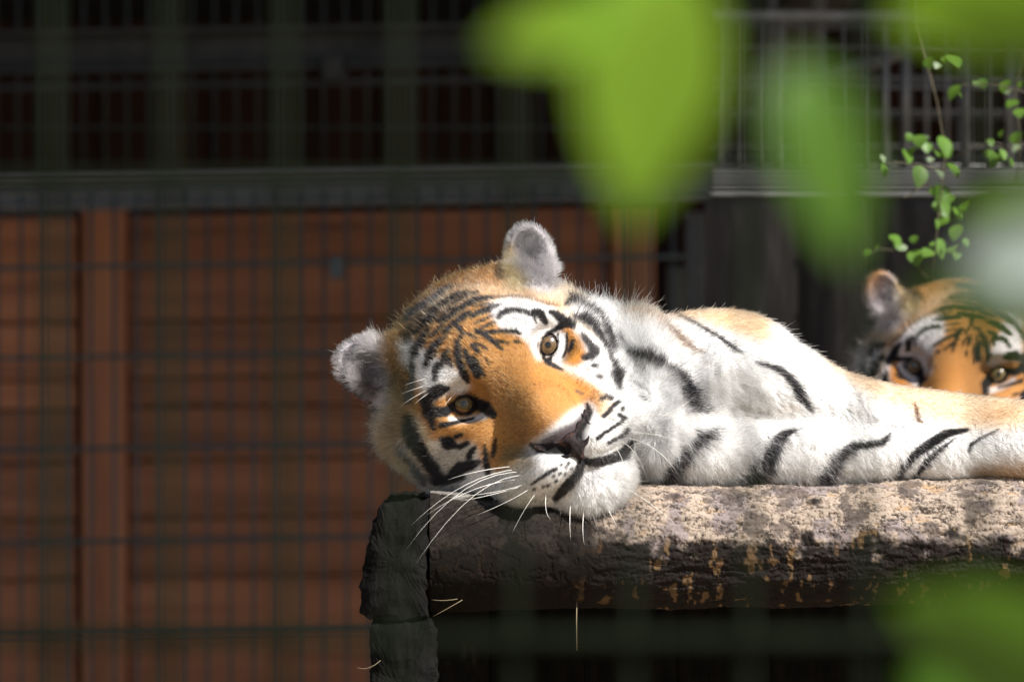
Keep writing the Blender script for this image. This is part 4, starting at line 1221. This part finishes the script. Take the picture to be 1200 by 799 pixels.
def fur_for(V, Q, N, hd, to_sheet, conv, count, parent, vis, headw, seed_shift=0.0, scale=1.0):
    qc = V[Q].mean(1); qn = N[Q].mean(1)
    sx, sy, hw = to_sheet(qc)
    dens = np.where(hw > 0.5, headw, 1.0) * vis(qc, qn)
    P, Nn = scatter(V, Q, N, dens, count)
    L = hd.local(P)
    sx, sy, hw = to_sheet(P)
    ln = fur_len(sx, sy) * scale
    ln = np.where(hw > 0.5, ln, np.maximum(ln, 9))
    # which way the hair lies
    nose = hd.P(0, -96, 118)
    d = P - nose
    d /= np.linalg.norm(d, axis=1, keepdims=True)
    bdir = np.stack([np.ones(len(P)), 0.15 * np.ones(len(P)), -0.42 + 0.25 * np.sin(P[:, 0] / 90)], -1)
    bw = (1 - hw)[:, None]
    flow = d * (1 - bw) + bdir * bw
    # clumps
    cl = np.stack([fbm(P / 7.0, 2, 3) - .5, fbm(P / 7.0, 2, 4) - .5, fbm(P / 7.0, 2, 5) - .5], -1)
    cl2 = np.stack([fbm(P / 26.0, 2, 6) - .5, fbm(P / 26.0, 2, 7) - .5, fbm(P / 26.0, 2, 8) - .5], -1)
    amt = np.clip(ln / 16, 0.25, 1.3)[:, None]
    flow = flow + amt * (2.1 * cl + 1.2 * cl2) + rng.normal(0, 0.13, P.shape)
    # ears: hair fans from the root of the ear to its rim
    ear = np.zeros(len(P), bool)
    for s, (er, eu) in ((1, (118, 97)), (-1, (-118, 103))):
        m = ((L[:, 0] - er) / 42) ** 2 + ((L[:, 1] - eu - 4) / 50) ** 2 < 1
        m &= (L[:, 2] > -112)
        base = hd.P(er * 0.80, eu - 42, -74)
        e = P - base
        e /= np.linalg.norm(e, axis=1, keepdims=True)
        flow[m] = e[m] * 1.0 + 1.6 * cl[m] + rng.normal(0, 0.25, P.shape)[m]
        ear |= m
    flow -= Nn * (flow * Nn).sum(1, keepdims=True)
    flow /= np.linalg.norm(flow, axis=1, keepdims=True) + 1e-9
    lift = np.clip(0.12 + ln / 64, 0.13, 0.58)
    lift = np.where(ear, 0.75, lift)[:, None] * rng.uniform(0.6, 1.35, (len(P), 1))
    dirs = flow + Nn * lift
    dirs /= np.linalg.norm(dirs, axis=1, keepdims=True)
    ln = ln * rng.uniform(0.6, 1.2, len(P))
    stray = (rng.random(len(P)) < 0.022) & (ln > 8)
    ln = np.where(stray, ln * 1.45, ln)
    dirs = np.where(stray[:, None], dirs + 0.3 * Nn + rng.normal(0, 0.2, P.shape), dirs)
    dirs /= np.linalg.norm(dirs, axis=1, keepdims=True)
    keep = np.ones(len(P), bool)
    for s in (1, -1):                                   # bare eye openings
        e = EYES[s]
        a, b = L[:, 0] - e[0], L[:, 1] - e[1]
        ang = s * 0.62
        ua, ub = a * math.cos(ang) + b * math.sin(ang), -a * math.sin(ang) + b * math.cos(ang)
        keep &= ~(((ua / 18.5) ** 2 + (ub / (12.5 if s > 0 else 9.5)) ** 2 < 1) & (L[:, 2] > -40))
        ln = np.where((a ** 2 + b ** 2 < 30 ** 2) & (L[:, 2] > -30), np.minimum(ln, 4.5), ln)
    lipd = np.abs(L[:, 1] - np.interp(np.abs(L[:, 0]), [0, 34, 75], [-131, -144, -152]))
    ln = np.where((lipd < 13) & (np.abs(L[:, 0]) < 78) & (L[:, 2] > 25), np.minimum(ln, 4.0 + 0.8 * lipd), ln)
    nl = (np.abs(L[:, 0]) < 26 - 0.45 * np.clip(-98 - L[:, 1], 0, 40)) & (L[:, 1] < -92) & (L[:, 1] > -130) & (L[:, 2] > 70)
    keep &= ~nl
    # tufts: neighbouring hairs lean together towards their tips
    cs = np.where(ln > 11, 8.0, 3.2)[:, None]
    wv = np.stack([fbm(P / 11, 2, 13), fbm(P / 11, 2, 14), fbm(P / 11, 2, 15)], -1) * 14
    key = np.floor((P + wv) / cs).astype(np.int64)
    key -= key.min(0)
    mk = key.max(0) + 1
    key = ((key[:, 0] * mk[1] + key[:, 1]) * mk[2] + key[:, 2]) * 2 + (ln > 11)
    _, inv = np.unique(key, return_inverse=True)
    inv = inv.ravel()
    cn = np.bincount(inv)[:, None]
    cen = np.stack([np.bincount(inv, P[:, k]) for k in range(3)], -1) / cn
    pull = (cen[inv] - P)
    pull -= Nn * (pull * Nn).sum(1, keepdims=True)
    pl = np.linalg.norm(pull, axis=1, keepdims=True)
    pull *= np.minimum(1, 0.6 * ln[:, None] / (pl + 1e-6))
    tone = np.where(ln > 11, rng.uniform(0.72, 1.12, len(cn))[inv], rng.uniform(0.42, 1.2, len(cn))[inv])[:, None]
    dirs = dirs * ln[:, None] + pull * rng.uniform(0.3, 1.0, (len(P), 1)) * np.where(stray, 0.2, 1.0)[:, None]
    ln = np.linalg.norm(dirs, axis=1)
    dirs /= ln[:, None]
    tip = P + dirs * (ln * np.clip(0.45 + rng.normal(0, 1, len(P)) * np.where(hw > 0.5, 0.10, 0.26), 0, 1.1))[:, None]
    tx, ty, thw = to_sheet(tip)
    col = coat_of(tx, ty, thw, tip) if seed_shift else coat(tx, ty)
    lum = col.max(1, keepdims=True)
    col = col * np.where(lum > 0.1, tone * rng.uniform(0.5, 1.15, (len(P), 1)) * (0.86 + 0.28 * fbm(P / 5.0, 2, 77))[:, None], 1.0)
    # dark-tipped guard hairs through the orange
    org = ((col[:, 0] > 0.25) & (col[:, 2] < 0.35 * col[:, 0]) & (rng.random(len(P)) < 0.30))[:, None]
    col = np.where(org, col * np.array([0.42, 0.36, 0.40]), col)
    col = np.clip(col, 0.006, 0.93)
    rad = np.clip(0.16 + ln * 0.0085, 0.19, 0.33) * rng.uniform(0.7, 1.25, len(P)) / 1000
    k = keep
    return make_fur('fur', conv(P)[k] - (Nn * 0.0006)[k], dirs[k], ln[k] / 1000, col[k], rad[k], parent, FUR, 0.16, 0.06)

def sheet1(P):
    L = h1.local(P)
    # how much a point belongs to the head rather than to the neck and body
    hw = sstep(205, 165, np.linalg.norm((L - np.array([0, -20, -40])) * np.array([1, 0.92, 0.9]), axis=1) + 0.0)
    return P[:, 0] + 600, 400 - P[:, 2], hw
vis1 = lambda c, n_: np.where((n_[:, 1] < 0.35) & (c[:, 0] < 840) & (c[:, 1] < 330), 1.0, 0.0) * np.where(n_[:, 1] < 0.1, 1.0, 0.6) + 0.02
fur_for(V1, Q1, N1, h1, sheet1, to_world, 410000, body, vis1, 3.2)

# whiskers, root - bend - tip in mm of the front view with depth
for a, b, c in (((618, 552, -70), (545, 545, -110), (478, 640, -120)), ((622, 556, -72), (560, 548, -110), (490, 655, -128)), ((612, 548, -66), (545, 552, -100), (484, 612, -112)),
                ((616, 560, -70), (560, 560, -105), (502, 600, -118)), ((606, 545, -62), (560, 548, -90), (526, 560, -100)), ((625, 562, -74), (585, 578, -100), (520, 580, -110)),
                ((630, 565, -76), (600, 585, -100), (560, 600, -110)), ((634, 568, -78), (615, 590, -95), (600, 622, -98)), ((620, 566, -72), (570, 580, -105), (540, 584, -115)), ((640, 572, -78), (636, 600, -92), (645, 606, -92)),
                ((524, 441, -6), (498, 442, -30), (474, 452, -34)), ((522, 447, -6), (494, 452, -32), (470, 462, -36)), ((521, 449, -6), (494, 458, -32), (470, 476, -36)), ((521, 452, -6), (500, 460, -30), (486, 474, -34)), ((536, 459, -10), (528, 466, -22), (520, 477, -26)),
                ((716, 496, -48), (732, 468, -80), (768, 462, -70)), ((722, 500, -48), (760, 500, -90), (805, 470, -70)), ((726, 506, -48), (790, 505, -85), (820, 532, -75)), ((728, 512, -46), (770, 515, -80), (796, 560, -70)),
                ((722, 515, -48), (745, 520, -80), (757, 562, -76)), ((716, 518, -52), (728, 530, -80), (732, 555, -78)), ((734, 492, -40), (762, 480, -70), (800, 490, -60)), ((706, 468, -40), (730, 455, -70), (745, 460, -64)),
                ((684, 592, -62), (680, 620, -84), (684, 636, -82)), ((668, 586, -62), (666, 612, -84), (668, 630, -82)), ((735, 572, -50), (765, 590, -85), (790, 612, -80)), ((708, 590, -60), (718, 606, -80), (722, 616, -78))):
    whisker([to_world(mm(*p)) for p in (a, b, c)], 0.00042 if a[1] > 480 else 0.00036, tiger)

# ------------------------------------------------------------------ the second tiger, lying behind
M2 = W(1119, 434, 1.6)
h2 = Head((0, 0, 0), R(-6), R(-7), 0.0, -1)
fl = Field((-260, -150, -232), (560, 960, 190), 4.0)
sculpt_head(fl, h2, (1.0, 1.0))
fl.cone((20, 150, -60), 105, (140, 400, -70), 125, 40)
fl.ell((210, 620, -85), (170, 300, 135), I3, 40)
fl.cone((-40, 120, -180), 42, (-180, -20, -190), 34, 25)
fl.cone((120, 160, -180), 45, (120, -60, -190), 34, 25)
fl.cone((320, 700, -160), 62, (430, 450, -180), 44, 30)
V2, Q2 = fl.mesh()
del fl
N2, _ = normals_of(V2, Q2)
def to_world2(V):
    return np.asarray(V, float) / 1000 + np.array(M2)
def sheet2(P):
    L = h2.local(P)
    # the same kind of markings as the other animal, sides swapped
    q = h1.M + L[:, 0:1] * h1.r + L[:, 1:2] * h1.u + L[:, 2:3] * h1.f
    hw = sstep(205, 165, np.linalg.norm((L - np.array([0, -20, -40])) * np.array([1, 0.92, 0.9]), axis=1))
    return q[:, 0] + 600, 400 - q[:, 2], hw
def coat_of(sx, sy, hw, P):
    head = coat(sx, sy)
    st = np.sin(P[:, 1] / 26 + 5 * fbm(P / 70, 3, 55)) 
    k = sstep(0.62, 0.8, st)[:, None]
    under = sstep(-120, -170, P[:, 2])[:, None]
    b = (np.array(ORANGE) * (1 - under) + np.array(WHITE) * under) * (1 - k) + np.array(BLACK) * k
    # coat dimmed to stand in for shade on this animal
    return (head * hw[:, None] + b * (1 - hw[:, None])) * np.array([0.78, 0.74, 0.74])
tiger2 = empty('tiger', tuple(to_world2(np.array([0, 100, -225]))), 'second tiger lying behind, half hidden by the first one\'s forelegs and leaves', 'tiger', None)
sx2, sy2, hw2 = sheet2(V2)
body2 = np_mesh('body', to_world2(V2), Q2, SKIN, tiger2, coat_of(sx2, sy2, hw2, V2) * 0.85)
make_eyes(h2, tiger2, to_world2, (0.0, -1, 0.05))
make_nose(h2, tiger2, to_world2)
vis2 = lambda c, n_: np.where((n_[:, 1] < 0.3) & (c[:, 2] > -150), 1.0, 0.03)
fur_for(V2, Q2, N2, h2, sheet2, to_world2, 90000, body2, vis2, 2.0, 1.0)

# ------------------------------------------------------------------ creeper behind the second tiger
VINE = leaf_mat('vine_leaf', (0.11, 0.22, 0.035), 0.45)
VINE2 = leaf_mat('pale_vine_leaf', (0.20, 0.26, 0.16), 0.3, 0.3)
TWIG = noisy('twig', [(0.3, (0.05, 0.04, 0.025)), (0.7, (0.11, 0.09, 0.05))], (60, 60, 60), 0.8, 0.2)

def leaf_data(L, Wd, fold=0.18, curl=0.18, wave=0.0, nl=8, nw=4, tip=1.6):
    V, F = [], []
    for i in range(nl + 1):
        t = i / nl
        w = Wd / 2 * (math.sin(math.pi * t ** 0.75) ** 0.8 if 0 < t < 1 else 0.0)
        w *= 1 - 0.12 * t
        for j in range(nw + 1):
            s = j / nw * 2 - 1
            V.append((s * w, -t * L, abs(s) * w * fold + curl * L * (t - 0.5) ** 2 * -1 + wave * L * math.sin(t * 9 + s * 2)))
    for i in range(nl):
        for j in range(nw):
            a = i * (nw + 1) + j
            F.append((a, a + 1, a + nw + 2, a + nw + 1))
    me = bpy.data.meshes.new('leaf')
    me.from_pydata(V, [], F)
    me.polygons.foreach_set('use_smooth', [True] * len(me.polygons))
    me.update()
    return me

vine = empty('creeper', W(1094, 318, 1.05), 'sunlit green creeper with small round leaves hanging down by the cage', 'plant')
vd = 1.75
stems = [[(1094, 318), (1100, 250), (1108, 180), (1098, 120), (1085, 70), (1075, 30), (1070, -200), (1090, -900), (1080, -2180)],
         [(1090, 330), (1060, 295), (1030, 292), (1018, 298)], [(1100, 300), (1140, 288), (1150, 282)], [(1105, 200), (1075, 195), (1045, 190), (1033, 196)],
         [(1098, 120), (1130, 100), (1170, 100), (1205, 110)], [(1108, 190), (1150, 170), (1190, 172), (1215, 165)], [(1104, 230), (1085, 215), (1060, 232)], [(1200, 60), (1190, 110), (1196, 170), (1190, 220)]]
for st in stems:
    pts = [W(x, y, vd + random.uniform(-.05, .05)) for x, y in st]
    tube('stem', pts, [0.0013 if len(st) > 6 else 0.0010] * len(pts), TWIG, vine, 5)
vl = [leaf_data(0.024, 0.023, 0.12, 0.25), leaf_data(0.018, 0.0175, 0.2, 0.1), leaf_data(0.028, 0.025, 0.1, 0.2)]
spots = [(1018, 297), (1028, 292), (1050, 288), (1044, 280), (1058, 292), (1072, 281), (1072, 297), (1090, 290), (1100, 285), (1093, 298), (1120, 278), (1130, 285), (1117, 294), (1123, 300), (1100, 262), (1112, 258), (1106, 245), (1118, 248), (1098, 238), (1112, 232), (1122, 268), (1130, 242),
         (1033, 187), (1037, 198), (1062, 180), (1070, 178), (1068, 162), (1078, 163), (1088, 165), (1104, 164), (1108, 181), (1086, 172), (1096, 182), (1112, 196), (1098, 205), (1110, 222), (1092, 222),
         (1105, 72), (1112, 68), (1085, 72), (1098, 78), (1115, 107), (1125, 104), (1143, 100), (1150, 97), (1178, 98), (1186, 110), (1192, 122), (1196, 132), (1174, 180), (1170, 186), (1190, 160), (1196, 175), (1186, 190), (1172, 158), (1196, 100), (1150, 182), (1160, 168), (1090, 190), (1080, 200)]
for i, (x, y) in enumerate(spots):
    me = vl[i % 3]
    m = VINE2 if i % 6 == 4 else VINE
    o = link(bpy.data.objects.new('leaf', me))
    if not me.materials:
        me.materials.append(VINE)
    o.material_slots[0].link = 'OBJECT'
    o.material_slots[0].material = m
    o.location = W(x + random.uniform(-2, 2), y - 5, vd - 0.03 + random.uniform(-.06, .04))
    o.rotation_euler = (R(random.uniform(30, 85)), R(random.uniform(-30, 30)), R(random.uniform(-60, 60)))
    k_ = random.uniform(0.55, 1.25)
    o.scale = (k_, k_ * random.uniform(0.8, 1.2), k_)
    adopt(o, vine)

# ------------------------------------------------------------------ front fence, 50 x 200 mm double-wire panel between the camera and the tigers
FF = -D + 2.47
fence = empty('mesh_fence', (0, FF, 0), 'green double wire mesh fence close to the viewer, far out of focus', 'fence')
vw = tube_data(2.0, 0.0026)
xs0 = W(60, 0, FF).x
for i in range(-4, 14):
    put('upright_wire', vw, (xs0 + i * 0.0504, FF, 1.02), (0, 0, 0), GREENWIRE, fence)
hw = tube_data(1.4, 0.0029)
for py in (-322, 213, 748, 1283):
    z = W(0, py, FF).z
    for dy in (-0.006, 0.006):
        put('cross_wire', hw, (0.05, FF + dy, z), (0, R(90), 0), GREENWIRE, fence)

# ------------------------------------------------------------------ leafy branches hanging in front of the fence
LEAF = leaf_mat('young_leaf', (0.21, 0.38, 0.035), 0.6)
LEAFP = leaf_mat('sky_sheen_leaf', (0.20, 0.25, 0.23), 0.3, 0.3, 0.6)  # pale colour stands in for sky reflected on a glossy leaf
LEAFM = leaf_mat('leaf', (0.11, 0.21, 0.02), 0.5)
LEAFD = leaf_mat('dark_leaf', (0.06, 0.14, 0.012), 0.40, 0.3, 0.5)  # darkest of the leaf greens
def spray(label, leaves, stem, root_px):
    o = empty('leafy_branch', W(*root_px), label, 'branch', 'branches hanging before the fence')
    tube('stem', [W(*p) for p in stem], [0.0022 - 0.0009 * i / len(stem) for i in range(len(stem))], TWIG, o, 6)
    for (bx, by, tx, ty, wd, dep, mat, rx, roll) in leaves:
        b, t = W(bx, by, dep), W(tx, ty, dep)
        L = (t - b).length
        s = (D + dep) / D / 1000
        me = leaf_data(L, wd * s, 0.16, 0.16, 0.01, 12, 6)
        me.materials.append(mat)
        d = (t - b).normalized()
        # leaf lies along -Y of its own mesh; face turned to the viewer, then rolled and tipped
        yax = -d
        zax = Vector((0, -1, 0))
        xax = yax.cross(zax).normalized()
        m3 = Matrix((xax, yax, zax)).transposed().to_4x4()
        m3 = Matrix.Translation(b) @ m3 @ Matrix.Rotation(R(rx), 4, 'X') @ Matrix.Rotation(R(roll), 4, 'Y')
        lf = link(bpy.data.objects.new('leaf', me))
        lf.matrix_basis = m3
        adopt(lf, o)
        st = min(stem, key=lambda p: (W(*p) - b).length)
        a = W(*st)
        tube('petiole', [a, a.lerp(b, .5) + Vector((0, 0, 0.003)), b], [0.0008, 0.0007, 0.0006], TWIG, o, 5)
d1 = -D + 1.78
d2 = -D + 1.95
d3 = -D + 1.60
spray('bright green leaves hanging in blur over the beam and wooden wall', [(772, -60, 745, 278, 185, d3, LEAF, 14, 8), (720, 15, 565, 55, 85, d3, LEAF, 8, -10), (900, -150, 860, -40, 90, d1, LEAF, 20, 0)],
      [(1330, -260, d1), (1100, -200, d1), (900, -160, d1), (740, -110, d1)], (1330, -260, d1))
spray('slim darker green leaf hanging in blur beside the upright trunks', [(930, 70, 1005, 318, 125, d3, LEAFD, 10, 25)],
      [(1340, -180, d2), (1150, -90, d2), (1000, -40, d2), (925, 40, d2)], (1340, -180, d2))
spray('broad blurred leaf hanging in front of the bright cage panel', [(1300, -30, 1015, 30, 190, d1, LEAFM, 25, 35), (1320, 235, 1085, 250, 80, d2, LEAFD, 35, 30)],
      [(1420, 300, d1), (1380, 150, d1), (1330, 20, d1), (1310, -60, d1)], (1420, 300, d1))
spray('blurred dark green leaves hanging before the second tiger', [(1330, 345, 1065, 352, 130, d3, LEAFD, 15, 25), (1275, 290, 1110, 312, 105, d3, LEAFP, -15, 0)],
      [(1430, 560, d1), (1390, 450, d1), (1340, 365, d1), (1290, 250, d3)], (1430, 560, d1))
spray('blurred green leaves below the log at the fence', [(1310, 800, 1035, 705, 190, d1, LEAFD, 15, 30), (1240, 880, 1040, 780, 110, d2, LEAFD, 25, -10)],
      [(1420, 1100, d1), (1390, 980, d1), (1330, 850, d1), (1200, 905, d2)], (1420, 1100, d1))
